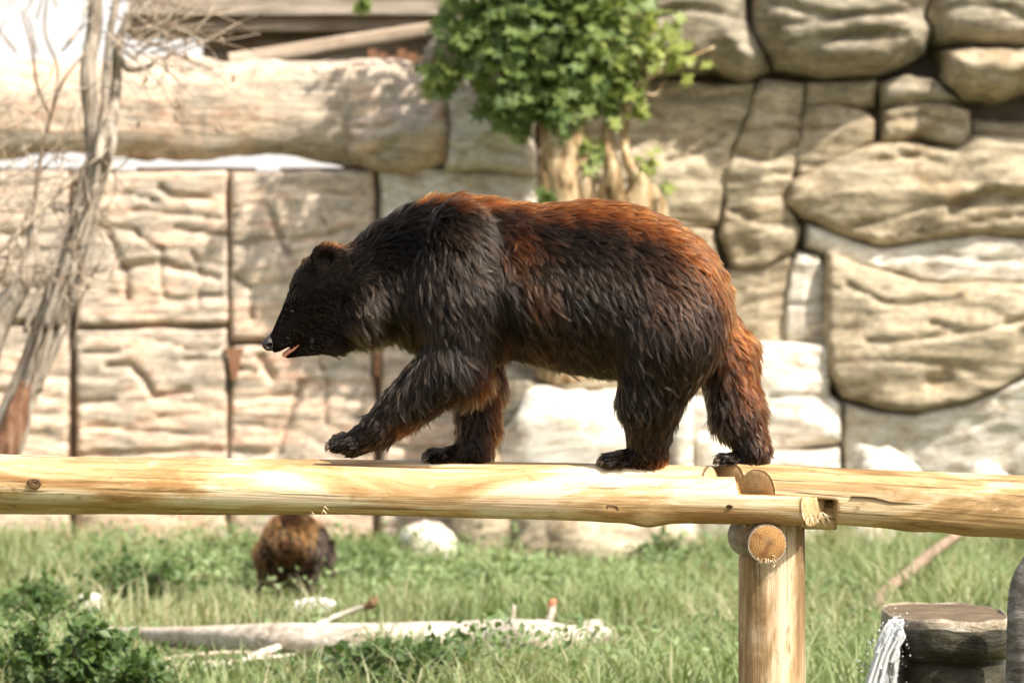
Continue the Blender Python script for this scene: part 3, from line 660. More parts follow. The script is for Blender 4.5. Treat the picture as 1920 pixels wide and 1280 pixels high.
def bark_mat(name, stops, seed=0, sc=(30, 30, 3)):
    t = NT(name); co = t.coords('Object', sc, (seed, 0, 0)); c2 = t.coords('Object')
    a = t.noise(co, 1.0, 6, 0.65, 0.5); b = t.noise(c2, 3, 4, 0.6)
    f = t.math('ADD', t.math('MULTIPLY', a, 0.65), t.math('MULTIPLY', b, 0.35))
    return t.done(t.bsdf(t.ramp(f, stops), 0.9, t.bump(a, 0.8, 0.03), 0.1))
M['bark_pale'] = bark_mat('shredded pale bark', [(0.36, (0.12, 0.085, 0.055)), (0.48, (0.31, 0.25, 0.19)), (0.62, (0.50, 0.44, 0.36))], 2)
M['bark_red'] = bark_mat('red brown bark', [(0.35, (0.07, 0.04, 0.025)), (0.5, (0.20, 0.10, 0.055)), (0.65, (0.34, 0.22, 0.14))], 3)
M['bark_gnarl'] = bark_mat('gnarled ochre bark', [(0.38, (0.08, 0.045, 0.02)), (0.48, (0.34, 0.23, 0.115)), (0.60, (0.58, 0.46, 0.30))], 5, (14, 14, 3))
M['twig'] = plain('dry twig', (0.24, 0.175, 0.12), 0.9, 0.1, 20, 0.4)
M['twig_pale'] = plain('pale dry twig', (0.42, 0.34, 0.25), 0.9, 0.1, 20, 0.35)
M['branch_grey'] = plain('bleached wood', (0.52, 0.45, 0.36), 0.85, 0.2, 14, 0.35)

# dead, shred-barked tree on the left
YD = 14.0
def dead_tree():
    rng = np.random.default_rng(4)
    root = empty('dead_tree', (P(-130, 0, YD).x, YD, 0), 'leaning dead tree with pale shredded bark and bare twigs before the panel wall', 'tree')
    g = float(gh(P(-150, 0, YD).x, YD)); k = S(YD)
    base = Vector((P(-150, 0, YD).x, YD, g - 0.1))
    spine = [base, P(-70, 990, YD), P(2, 850, YD), P(44, 740, YD), P(84, 620, YD), P(128, 490, YD), P(160, 390, YD), P(186, 290, YD)]
    V, F = tube(spine, [46 * k, 40 * k, 32 * k, 29 * k, 27 * k, 25 * k, 24 * k, 24 * k], 20, 1, 0.16)
    tr = link('trunk', py_mesh('trunk', V, F), M['bark_pale'], root)
    parts = []
    for s in range(26):                                        # loose strips of bark along the trunk
        i0 = rng.integers(1, 5); o = rng.normal(0, 17, 2) * k; seg = spine[i0:i0 + rng.integers(3, 5)]
        parts.append(tube([p + Vector((o[0] + rng.normal(0, 5) * k, -abs(o[1]) - 12 * k, rng.normal(0, 4) * k)) for p in seg], [rng.uniform(3, 7) * k * q for q in np.linspace(1, 0.5, len(seg))], 5, s, 0.2))
    link('bark_strips', py_mesh('bark_strips', *merge(parts)), M['bark_pale'], tr)
    V, F = tube([P(-60, 980, YD - 0.13), P(6, 848, YD - 0.16), P(34, 770, YD - 0.15), P(50, 716, YD - 0.12)], [25 * k, 24 * k, 20 * k, 10 * k], 12, 8, 0.25)
    link('bark_patch', py_mesh('bark_patch', V, F), M['bark_red'], tr)
    limbs = [
     ([(182, 300), (172, 220), (166, 130), (178, 40), (172, -80)], [20, 17, 15, 14, 13], 'bark_pale'),
     ([(182, 290), (205, 240), (218, 160), (222, 80), (262, 0), (300, -70)], [16, 13, 11, 9, 7, 5], 'bark_pale'),
     ([(184, 300), (196, 200), (200, 120), (212, 30), (236, -60)], [9, 8, 7, 6, 5], 'bark_pale'),
     ([(150, 420), (176, 350), (208, 290), (216, 240)], [9, 8, 7, 5], 'bark_pale'),
     ([(-40, 700), (0, 600), (40, 530), (62, 470), (54, 400)], [30, 26, 20, 14, 8], 'bark_pale'),
     ([(180, 296), (120, 350), (60, 410), (0, 470), (-60, 520)], [7, 6, 5, 5, 4], 'twig_pale'),
     ([(186, 268), (188, 290), (176, 340)], [12, 14, 6], 'bark_red'),
     ([(222, 100), (240, 130), (270, 128), (290, 116)], [8, 6, 5, 4], 'bark_pale'),
     ([(60, 430), (72, 320), (95, 220), (120, 150), (160, 100)], [4, 4, 3.6, 3, 2], 'twig'),
     ([(95, 220), (70, 160), (60, 90), (40, 20)], [3.2, 3, 2.4, 1.6], 'twig'),
     ([(100, 200), (108, 130), (84, 60), (90, -20)], [3, 2.4, 2, 1.4], 'twig'),
    ]
    for pts, rad, mt in limbs:
        V, F = tube([P(u, v, YD + rng.normal(0, 0.05)) for u, v in pts], [r * k for r in rad], 8, rng.integers(50), 0.14)
        link('limb', py_mesh('limb', V, F), M[mt], root)
    tw = []; tp = []
    for s in range(215):                                       # bare twigs fanning out
        if s < 140: u, v = rng.uniform(-60, 190), rng.uniform(250, 560); a = rng.uniform(-3.1, 3.1); L = rng.uniform(60, 150)
        elif s < 188: u, v = rng.uniform(190, 320), rng.uniform(0, 120); a = rng.uniform(-1.0, 0.9); L = rng.uniform(90, 260)
        else: u, v = rng.uniform(-20, 170), rng.uniform(-20, 220); a = rng.uniform(-2.4, -0.6); L = rng.uniform(50, 130)
        y = YD + rng.normal(0, 0.22); pts = [(u, v)]; b = rng.normal(0, 0.22)
        for q in range(4): a += b + rng.normal(0, 0.12); pts.append((pts[-1][0] + math.cos(a) * L / 4, pts[-1][1] + math.sin(a) * L / 4))
        r = rng.uniform(1.0, 2.4) * k
        (tw if rng.random() < 0.45 else tp).append(tube([P(*q, y + i * rng.normal(0, 0.03)) for i, q in enumerate(pts)], [r, r * 0.9, r * 0.75, r * 0.6, r * 0.35], 4, s, 0.0, caps=False))
    o = link('twigs', py_mesh('twigs', *merge(tw)), M['twig'], root); o['kind'] = 'stuff'
    o = link('twigs', py_mesh('twigs', *merge(tp)), M['twig_pale'], root); o['kind'] = 'stuff'
    dots = []
    for s in range(46):                                        # withered seed heads
        u, v, y = rng.uniform(210, 740), rng.uniform(20, 240), YD + rng.normal(0, 0.2)
        if rng.random() < 0.5 and u < 480: dots.append(tube([P(u, v, y), P(u + rng.normal(0, 4), v + 9, y), P(u + rng.normal(0, 5), v + 18, y)], [1 * k, 4 * k, 1 * k], 5, s, 0.2))
    if dots: o = link('seed_heads', py_mesh('seed_heads', *merge(dots)), M['twig'], root); o['kind'] = 'stuff'
dead_tree()

# ------------------------------------------------------------------ foliage
def leaf_mat(name, rough=0.5):
    t = NT(name); a = t.n('ShaderNodeAttribute'); a.attribute_name = 'leaf_color'
    b = t.bsdf(a.outputs['Color'], rough, None, 0.35)
    tr = t.n('ShaderNodeBsdfTranslucent')
    br2 = t.mix(1.0, a.outputs['Color'], (1.25, 1.3, 0.7), 'MULTIPLY'); t.l(br2, tr.inputs[0])
    mx = t.n('ShaderNodeMixShader'); mx.inputs[0].default_value = 0.35
    t.l(b.outputs[0], mx.inputs[1]); t.l(tr.outputs[0], mx.inputs[2]); return t.done(mx.outputs[0])
M['leaf'] = leaf_mat('leaf'); M['grass'] = leaf_mat('grass blades', 0.6)
# lobed leaf: fan of 10 triangles
_a = np.linspace(-2.6, 2.6, 10); _r = np.array([0.45, 0.75, 0.42, 0.9, 0.5, 0.5, 0.9, 0.42, 0.75, 0.45])
LOBED = np.array([(0, 0, 0)] + [(math.sin(a) * r, math.cos(a) * r + 0.2, 0.10 * abs(math.sin(a)) * r) for a, r in zip(_a, _r)] + [(0, 1.25, -0.05)])
order = [1, 2, 3, 4, 5, 11, 6, 7, 8, 9, 10]
LOBED_F = np.array([(0, order[i + 1], order[i]) for i in range(10)])
OVAL = np.array([(0, 0, 0), (0.32, 0.45, 0.07), (0, 1.0, -0.08), (-0.32, 0.45, 0.07)]); OVAL_F = np.array([(0, 1, 2), (0, 2, 3)])
def scatter(name, shape, faces, pos, size, aim, tiltv, col, mat, parent, rng):
    """many leaves in one mesh. aim: pointing direction, tiltv: leaf normal hint"""
    n = len(pos); Yd = aim / (np.linalg.norm(aim, axis=1, keepdims=True) + 1e-9)
    Xd = np.cross(Yd, tiltv); Xd /= np.linalg.norm(Xd, axis=1, keepdims=True) + 1e-9
    Zd = np.cross(Xd, Yd)
    W = pos[:, None, :] + size[:, None, None] * (shape[None, :, 0:1] * Xd[:, None, :] + shape[None, :, 1:2] * Yd[:, None, :] + shape[None, :, 2:3] * Zd[:, None, :])
    k = len(shape); F = (faces[None] + (np.arange(n) * k)[:, None, None]).reshape(-1, 3)
    me = np_mesh(name, W.reshape(-1, 3), F, {'leaf_color': np.repeat(col, k, 0)})
    o = link(name, me, mat, parent, smooth=False); o['kind'] = 'stuff'; return o

def leafy_tree():
    rng = np.random.default_rng(9); YT = YW - 1.0; k = S(YT)
    zb = P(1065, 640, YT + 0.3).z
    root = empty('leafy_tree', P(1065, 690, YT), 'green leafy tree with gnarled trunk growing from the rocks behind the bear', 'tree')
    V, F = tube([P(1080, 700, YT + 0.1), P(1066, 560, YT), P(1062, 420, YT), P(1062, 330, YT), P(1054, 250, YT), P(1058, 180, YT), P(1040, 90, YT), P(1030, -80, YT)], [80 * k, 66 * k, 54 * k, 50 * k, 42 * k, 32 * k, 24 * k, 14 * k], 26, 3, 0.14, 0.05)
    tr = link('trunk', py_mesh('trunk', V, F), M['bark_gnarl'], root)
    for pts, rad in [([(1110, 480), (1140, 390), (1150, 330), (1138, 260), (1150, 190), (1170, 120)], [40, 34, 18, 10, 9, 6]), ([(1150, 480), (1190, 400), (1200, 340), (1172, 290), (1176, 200)], [40, 34, 20, 8, 6]),
                     ([(1180, 500), (1226, 420), (1216, 362), (1180, 330)], [34, 26, 18, 8]), ([(1030, 420), (1022, 330), (1034, 262), (1050, 210)], [18, 14, 12, 8]), ([(1100, 420), (1092, 320), (1086, 240), (1074, 190)], [16, 15, 12, 9]),
                     ([(1056, 200), (1000, 120), (930, 60), (860, 20)], [16, 11, 8, 5]), ([(1060, 190), (1110, 110), (1170, 50), (1220, 0)], [15, 11, 8, 5]), ([(1165, 195), (1210, 150), (1270, 120), (1340, 88)], [6, 5, 4, 2.4]), ([(1210, 176), (1232, 176), (1246, 150)], [3, 3, 2])]:
        V, F = tube([P(u, v, YT + rng.normal(-0.06, 0.06)) for u, v in pts], [r * k for r in rad], 12, rng.integers(99), 0.2)
        link('limb', py_mesh('limb', V, F), M['bark_gnarl'], root)
    # crown: clumps of lobed leaves (photo px centre, radius, leaves, yellow)
    BL = [(975, 40, 100, 330, .1), (890, 40, 62, 150, .1), (1080, 50, 110, 380, .22), (1165, 60, 70, 190, .55), (1000, 130, 92, 330, .05), (1080, 140, 78, 260, .1), (955, 196, 42, 70, .0), (1160, 140, 48, 90, .4), (825, 138, 32, 60, .15), (1225, 78, 52, 60, .8),
          (1280, 104, 34, 16, .9), (1190, 200, 26, 22, .8), (1040, 200, 40, 70, .05), (975, 232, 20, 16, .1), (1030, 360, 12, 10, .0), (1110, 290, 22, 12, .3), (1208, 300, 22, 14, .8), (1246, 346, 12, 6, .6), (930, -60, 130, 260, .1), (1100, -80, 140, 300, .1), (1010, -150, 160, 260, .1), (678, 2, 12, 10, .3), (1150, 200, 14, 12, .3)]
    pos = []; col = []; sz = []; aim = []
    for u, v, r, n, ye in BL:
        n = int(n * 0.95)
        d = rng.normal(0, 1, (n, 3)); d /= np.linalg.norm(d, axis=1, keepdims=True); rr = r * rng.random(n) ** 0.5 * 1.12
        lump = fbm(d * 2.2 + u * 0.01, 2, int(u)) * 0.75 + 1.0
        c0 = P(u, v, YT - 0.15)
        pos.append(np.array(c0) + d * (rr * lump)[:, None] * k * np.array([1, 0.9, 1])); sz.append(rng.uniform(0.06, 0.115, n) * (0.8 if ye > 0.5 else 1))
        g = np.array([0.165, 0.225, 0.06]); y_ = np.array([0.30, 0.33, 0.08]); b_ = np.array([0.11, 0.17, 0.06])
        m = np.clip(rng.normal(ye, 0.22, n), 0, 1)[:, None]; w = rng.random((n, 1))
        col.append((g * w + b_ * (1 - w)) * (1 - m) + y_ * m)
        aim.append(d * 0.7 + np.array([0, -0.25, -0.55]) + rng.normal(0, 0.4, (n, 3)))
    pos = np.concatenate(pos); n = len(pos)
    tl = rng.normal(0, 0.45, (n, 3)) + np.array([0.1, -0.65, 0.6])
    scatter('crown', LOBED, LOBED_F, pos, np.concatenate(sz), np.concatenate(aim), tl, np.concatenate(col), M['leaf'], root, rng)
leafy_tree()

# ------------------------------------------------------------------ grass and weeds
def hf(x, y, s, seed): return fbm(np.stack([x * s, y * s, 0 * x], -1), 3, seed)
def clear(x, y):
    """short growth round the fallen log and the bare twiggy patch"""
    a = 1 - 0.85 * sstep(8.2, 8.9, y) * (1 - sstep(11.0, 11.4, y)) * (1 - sstep(0.6, 1.3, x)) * sstep(-3.4, -2.4, x)
    b = 1 - 0.6 * np.exp(-((y - 12.3) / 0.45) ** 2) * (1 - sstep(-0.6, 0.2, x))
    c = 1 - 0.55 * np.exp(-((y - 13.5) / 0.6) ** 2 - ((x + 1.35) / 0.4) ** 2)
    e = 1 - 0.9 * sstep(6.8, 7.3, y) * (1 - sstep(10.6, 11.2, y)) * sstep(-2.1, -1.7, x) * (1 - sstep(-0.95, -0.7, x))
    return np.clip(a * b * c * e, 0.07, 1)
def grass():
    rng = np.random.default_rng(21)
    def blades(n, x0, x1, y0, y1, hlo, hhi, w, seed, dry, keep=None):
        x = rng.uniform(x0, x1, n); y = rng.uniform(y0, y1, n)
        den = hf(x, y, 0.9, 31); k = rng.random(n) < np.clip(0.62 + den * 0.9, 0.12, 1)
        k &= rng.random(n) < 0.08 + 0.92 * clear(x, y)
        x, y = x[k], y[k]; n = len(x)
        z = gh(x, y) - 0.01
        tall = 1 + 0.8 * hf(x, y, 0.5, 41); h = rng.uniform(hlo, hhi, n) * np.clip(tall, 0.4, 1.7) * clear(x, y)
        a = rng.uniform(0, 2 * np.pi, n); ln = rng.uniform(0.15, 1.1, n) * h
        dx, dy = np.cos(a) * ln, np.sin(a) * ln
        b = a + rng.normal(1.57, 0.6, n); wx, wy = np.cos(b) * w * rng.uniform(0.6, 1.4, n), np.sin(b) * w * 0.6
        V = np.zeros((n, 5, 3))
        V[:, 0] = np.stack([x - wx, y - wy, z], -1); V[:, 1] = np.stack([x + wx, y + wy, z], -1)
        V[:, 2] = np.stack([x - wx * .8 + dx * .35, y - wy * .8 + dy * .35, z + h * .6], -1); V[:, 3] = np.stack([x + wx * .8 + dx * .35, y + wy * .8 + dy * .35, z + h * .6], -1)
        V[:, 4] = np.stack([x + dx, y + dy, z + h * rng.uniform(0.75, 1.0, n)], -1)
        F = (np.array([(0, 1, 3), (0, 3, 2), (2, 3, 4)])[None] + (np.arange(n) * 5)[:, None, None]).reshape(-1, 3)
        g1, g2, dr = np.array([0.27, 0.325, 0.14]), np.array([0.155, 0.215, 0.08]), np.array([0.48, 0.42, 0.27])
        m = np.clip(0.5 + hf(x, y, 1.1, 51) * 1.1 + rng.normal(0, 0.2, n), 0, 1)[:, None]
        d = np.clip(dry + hf(x, y, 0.8, 61) * 0.7 + rng.normal(0, 0.18, n), 0, 0.9)[:, None]
        c = (g1 * m + g2 * (1 - m)) * (1 - d) + dr * d
        return V.reshape(-1, 3), F, np.repeat(c, 5, 0)
    R = [blades(150000, -6.5, 6.5, 5.5, 19.6, 0.10, 0.30, 0.0065, 1, 0.12), blades(26000, -6.0, 6.0, 5.5, 19.4, 0.24, 0.42, 0.0055, 2, 0.35), blades(16000, -14, 14, -6, 5.5, 0.08, 0.22, 0.006, 3, 0.15),
         blades(22000, 2.2, 5.6, 9, 19, 0.25, 0.5, 0.006, 4, 0.1)]
    V = np.concatenate([r[0] for r in R]); C_ = np.concatenate([r[2] for r in R]); o = 0; F = []
    for r in R: F.append(r[1] + o); o += len(r[0])
    ob = link('grass', np_mesh('grass', V, np.concatenate(F), {'leaf_color': C_}), M['grass'], smooth=False)
    tag(ob, 'bright green grass covering the enclosure floor', 'grass', kind='stuff')
    # low broad-leaved weeds between the grass
    n = 190000; x = rng.uniform(-6.2, 6.2, n); y = rng.uniform(6, 19.4, n); k = rng.random(n) < np.clip(0.38 + hf(x, y, 0.75, 71) * 1.5, 0, 1) * clear(x, y)
    x, y = x[k], y[k]; n = len(x); z = gh(x, y) + rng.random(n) ** 1.3 * 0.24 * np.clip(0.8 + 1.4 * hf(x, y, 1.4, 81), 0.2, 1.9) * clear(x, y)
    aim = rng.normal(0, 1, (n, 3)) + np.array([0, 0, 0.4]); tl = rng.normal(0, 0.5, (n, 3)) + np.array([0, -0.3, 1])
    m = rng.random((n, 1)); m = np.clip(m * 0.6 + 0.2 + hf(x, y, 0.9, 91)[:, None] * 0.9, 0, 1); c = np.array([0.11, 0.17, 0.058]) * m + np.array([0.27, 0.345, 0.155]) * (1 - m)
    o = scatter('ground_weeds', OVAL, OVAL_F, np.stack([x, y, z], -1), rng.uniform(0.03, 0.065, n), aim, tl, c, M['leaf'], None, rng)
    tag(o, 'low broad leaved green weeds growing through the grass', 'weeds', kind='stuff')
grass()

def weed_clump(u, vg, wpx, hpx, n, label, seed, dark=0.5, group=None):
    """bushy weed rooted where photo row vg meets the ground"""
    rng = np.random.default_rng(seed); D = PXF * CAM_Z / (vg - 640); y = D + CAM_Y; x = (u - 960) * D / PXF; k = D / PXF
    g = float(gh(x, y)); root = empty('weed_bush', (x, y, g), label, 'bush', group)
    w, h = wpx * k / 2, hpx * k
    st = []; pos = []; aim = []
    ns = 26
    for s in range(ns):
        a = rng.uniform(0, 2 * math.pi); r = w * rng.uniform(0.2, 1.0); hh = h * rng.uniform(0.55, 1.0) * (1 - 0.35 * (r / w) ** 2)
        tip = Vector((x + math.cos(a) * r, y + math.sin(a) * r * 0.8, g + hh)); mid = Vector((x + math.cos(a) * r * 0.45, y + math.sin(a) * r * 0.4, g + hh * 0.55)); b = Vector((x + math.cos(a) * w * 0.2, y + math.sin(a) * w * 0.2, g - 0.02))
        st.append(tube([b, mid, tip], [0.006, 0.004, 0.0015], 4, s, 0, caps=False))
        q = rng.random(n // ns) ** 0.7
        pp = np.where(q[:, None] < 0.5, np.array(b) + (np.array(mid) - np.array(b)) * (q * 2)[:, None], np.array(mid) + (np.array(tip) - np.array(mid)) * ((q - 0.5) * 2)[:, None])
        pos.append(pp + rng.normal(0, 0.03, (len(q), 3))); aim.append(rng.normal(0, 1, (len(q), 3)) + np.array([math.cos(a), math.sin(a), 0.3]) * 0.6)
    link('stems', py_mesh('stems', *merge(st)), M['twig'], root)['kind'] = 'stuff'
    pos = np.concatenate(pos); aim = np.concatenate(aim); n = len(pos); pos[:, 2] = np.maximum(pos[:, 2], g + 0.01)
    m = rng.random((n, 1)); c = (np.array([0.06, 0.11, 0.03]) * m + np.array([0.14, 0.215, 0.065]) * (1 - m)) * (1.25 - 0.6 * dark)
    scatter('foliage', OVAL, OVAL_F, pos, rng.uniform(0.035, 0.075, n), aim, rng.normal(0, 0.5, (n, 3)) + np.array([0, -0.3, 1]), c, M['leaf'], root, rng)
for a in [(110, 1330, 420, 190, 2600, 'dense dark leafy weed bush in front of the pale fallen log, beside the dry twigs', 101, 0.7),
          (230, 1330, 240, 120, 1100, 'dark leafy weed bush spilling on to the bare twiggy ground', 102, 0.6),
          (270, 1150, 260, 100, 1100, 'dark bushy weed standing behind the thin end of the fallen log', 103, 0.6),
          (60, 1200, 260, 120, 1100, 'green weed bush growing around the white stones', 104, 0.5),
          (720, 1310, 340, 120, 1700, 'dark low weed bush in front of the fallen log beside the dry branches', 105, 0.8),
          (1240, 1085, 160, 85, 800, 'dark weed bush before the grey ledge boulder, near the notched post', 106, 0.6),
          (950, 1120, 260, 70, 900, 'low green weed bush beyond the white end of the fallen log', 107, 0.4),
          (640, 1110, 150, 70, 500, 'small weed bush beside the grazing brown bear', 108, 0.5),
          (1860, 1110, 240, 90, 900, 'tall green weeds behind the water trough', 109, 0.4),
          (1010, 1040, 260, 60, 700, 'bright green weeds at the foot of the big white boulder', 110, 0.1)]:
    weed_clump(a[0], a[1], a[2], a[3], a[4], a[5], a[6], a[7])
# ------------------------------------------------------------------ things on the ground
def gp(u, v, up=0.0):
    """photo pixel -> point on the ground"""
    D = PXF * CAM_Z / (v - 640)
    for _ in range(3):
        x = (u - 960) * D / PXF; D = PXF * (CAM_Z - float(gh(x, D + CAM_Y)) - up) / (v - 640)
    x = (u - 960) * D / PXF; y = D + CAM_Y
    return Vector((x, y, float(gh(x, y)) + up))
# fallen log
fl_ = empty('fallen_log', gp(760, 1196), 'long bleached fallen log lying in the grass with broken stubs', 'log')
pts = [gp(150, 1184, 0.03), gp(330, 1194, 0.05), gp(520, 1200, 0.09), gp(720, 1204, 0.115), gp(900, 1202, 0.125), gp(1010, 1204, 0.13), gp(1070, 1204, 0.10), gp(1135, 1190, 0.05)]
V, F = tube(pts, [0.03, 0.06, 0.09, 0.105, 0.115, 0.12, 0.10, 0.045], 16, 4, 0.1)
M['log_bleach'] = bark_mat('bleached log', [(0.34, (0.22, 0.165, 0.12)), (0.46, (0.50, 0.42, 0.33)), (0.6, (0.68, 0.61, 0.52))], 8, (3, 25, 25))
link('trunk', py_mesh('trunk', V, F), M['log_bleach'], fl_)
for a, b, r0, r1, mt in [((1020, 1178), (1038, 1132), 0.026, 0.016, 'log_bleach'), ((955, 1174), (964, 1128), 0.014, 0.008, 'log_bleach'), ((1060, 1190), (1020, 1206), 0.03, 0.02, 'log_bleach')]:
    y = gp(a[0], 1194).y; V, F = tube([P(*a, y), P((a[0] + b[0]) / 2 + 3, (a[1] + b[1]) / 2, y - 0.02), P(*b, y)], [r0, r0 * 0.8, r1], 8, 2, 0.15)
    link('stub', py_mesh('stub', V, F), M[mt], fl_)
M['orange'] = plain('orange broken wood', (0.62, 0.24, 0.12), 0.8)
y = gp(1038, 1194).y; V, F = tube([P(1030, 1138, y), P(1036, 1129, y), P(1044, 1126, y)], [0.012, 0.022, 0.012], 8, 2, 0.15)
link('broken_tip', py_mesh('broken_tip', V, F), M['orange'], fl_)
# dry branches in front of it
def branch(name, pts, rad, mat, label, cat='branch', group=None, seed=0):
    V, F = tube(pts, rad, 8, seed, 0.12)
    return tag(link(name, py_mesh(name, V, F), mat), label, cat, group)
bb = empty('dry_branch', gp(560, 1225), 'crooked dry branch with a dark broken tip propped on the fallen log', 'branch')
V, F = tube([gp(380, 1262, 0.02), gp(470, 1232, 0.03), gp(540, 1206, 0.07), P(610, 1164, gp(610, 1200).y - 0.12), P(690, 1134, gp(690, 1200).y - 0.08)], [0.028, 0.026, 0.022, 0.018, 0.012], 8, 3, 0.12)
link('stem', py_mesh('stem', V, F), M['branch_grey'], bb)
V, F = tube([P(684, 1138, gp(690, 1200).y - 0.08), P(698, 1129, gp(690, 1200).y - 0.08), P(707, 1118, gp(690, 1200).y - 0.08)], [0.016, 0.03, 0.004], 8, 3, 0.2)
link('broken_tip', py_mesh('broken_tip', V, F), M['knot'], bb)
branch('dry_branch', [gp(240, 1274, 0.02), gp(330, 1250, 0.02), gp(430, 1240, 0.04), gp(560, 1226, 0.03)], [0.02, 0.018, 0.015, 0.008], M['branch_grey'], 'thin dry branch lying flat on bare soil before the fallen log', seed=2)
branch('dry_branch', [gp(300, 1236, 0.02), gp(400, 1224, 0.03), gp(480, 1222, 0.02)], [0.014, 0.012, 0.006], M['twig_pale'], 'thinnest pale twig lying on bare soil, closest to the fallen log', seed=5)
branch('dry_branch', [gp(480, 1262, 0.02), gp(540, 1250, 0.03), gp(620, 1262, 0.03)], [0.014, 0.013, 0.006], M['twig'], 'short dark twig lying beside the dark low weed bush', seed=6)
# leaning grey branch behind the trough
a = gp(1610, 1200); yb = a.y
branch('leaning_branch', [a - Vector((0, 0, 0.05)), P(1650, 1122, yb + 0.3), P(1700, 1076, yb + 0.6), P(1750, 1034, yb + 0.9), P(1800, 1000, yb + 1.2)], [0.035, 0.036, 0.036, 0.034, 0.03], M['twig'], 'thick grey branch leaning up behind the sloping bridge log', seed=9)
# white stones
def stone(u, v, w, h, label, seed, mat='rock_pale'):
    c = gp(u, v); k = (c.y - CAM_Y) / PXF; n, m = 18, 12
    T, Ph = np.meshgrid(np.linspace(0, 2 * np.pi, n, endpoint=False), np.linspace(-np.pi / 2, np.pi / 2, m), indexing='ij')
    D = np.stack([np.cos(T) * np.cos(Ph), np.sin(T) * np.cos(Ph), np.sin(Ph)], -1); D = D * ((np.abs(D) ** 3).sum(-1) ** (-1 / 3.))[..., None]
    V = D * (1 + 0.18 * fbm(D * 1.6 + seed, 3, seed))[..., None] * np.array([w * k / 2, w * k * 0.35, h * k / 2]) + np.array([c.x, c.y, c.z + h * k * 0.35])
    I = np.arange(n * m).reshape(n, m); J = np.roll(I, -1, 0)
    F = np.stack([I[:, :-1], J[:, :-1], J[:, 1:], I[:, 1:]], -1).reshape(-1, 4)
    return tag(link('stone', np_mesh('stone', V.reshape(-1, 3), F), M[mat]), label, 'stone')
M['stone_white'] = plain('chalky white stone', (0.78, 0.74, 0.68), 0.9, 0.2, 12, 0.12)
stone(588, 1160, 96, 46, 'white flat stone lying behind the fallen log near the dark broken branch tip', 3, 'stone_white')
stone(168, 1156, 66, 52, 'chalky white stone in the weeds behind the thin end of the fallen log', 4, 'stone_white')
stone(98, 1152, 40, 48, 'small round chalky white stone in the green weed bush', 5, 'stone_white')
stone(1606, 1196, 62, 44, 'pale stone lying in grass beside the water trough', 6)
stone(1108, 1190, 46, 34, 'little pale stone touching the tip of the fallen log', 7)
stone(330, 1272, 40, 24, 'small buff stone on bare soil among dry twigs', 8)

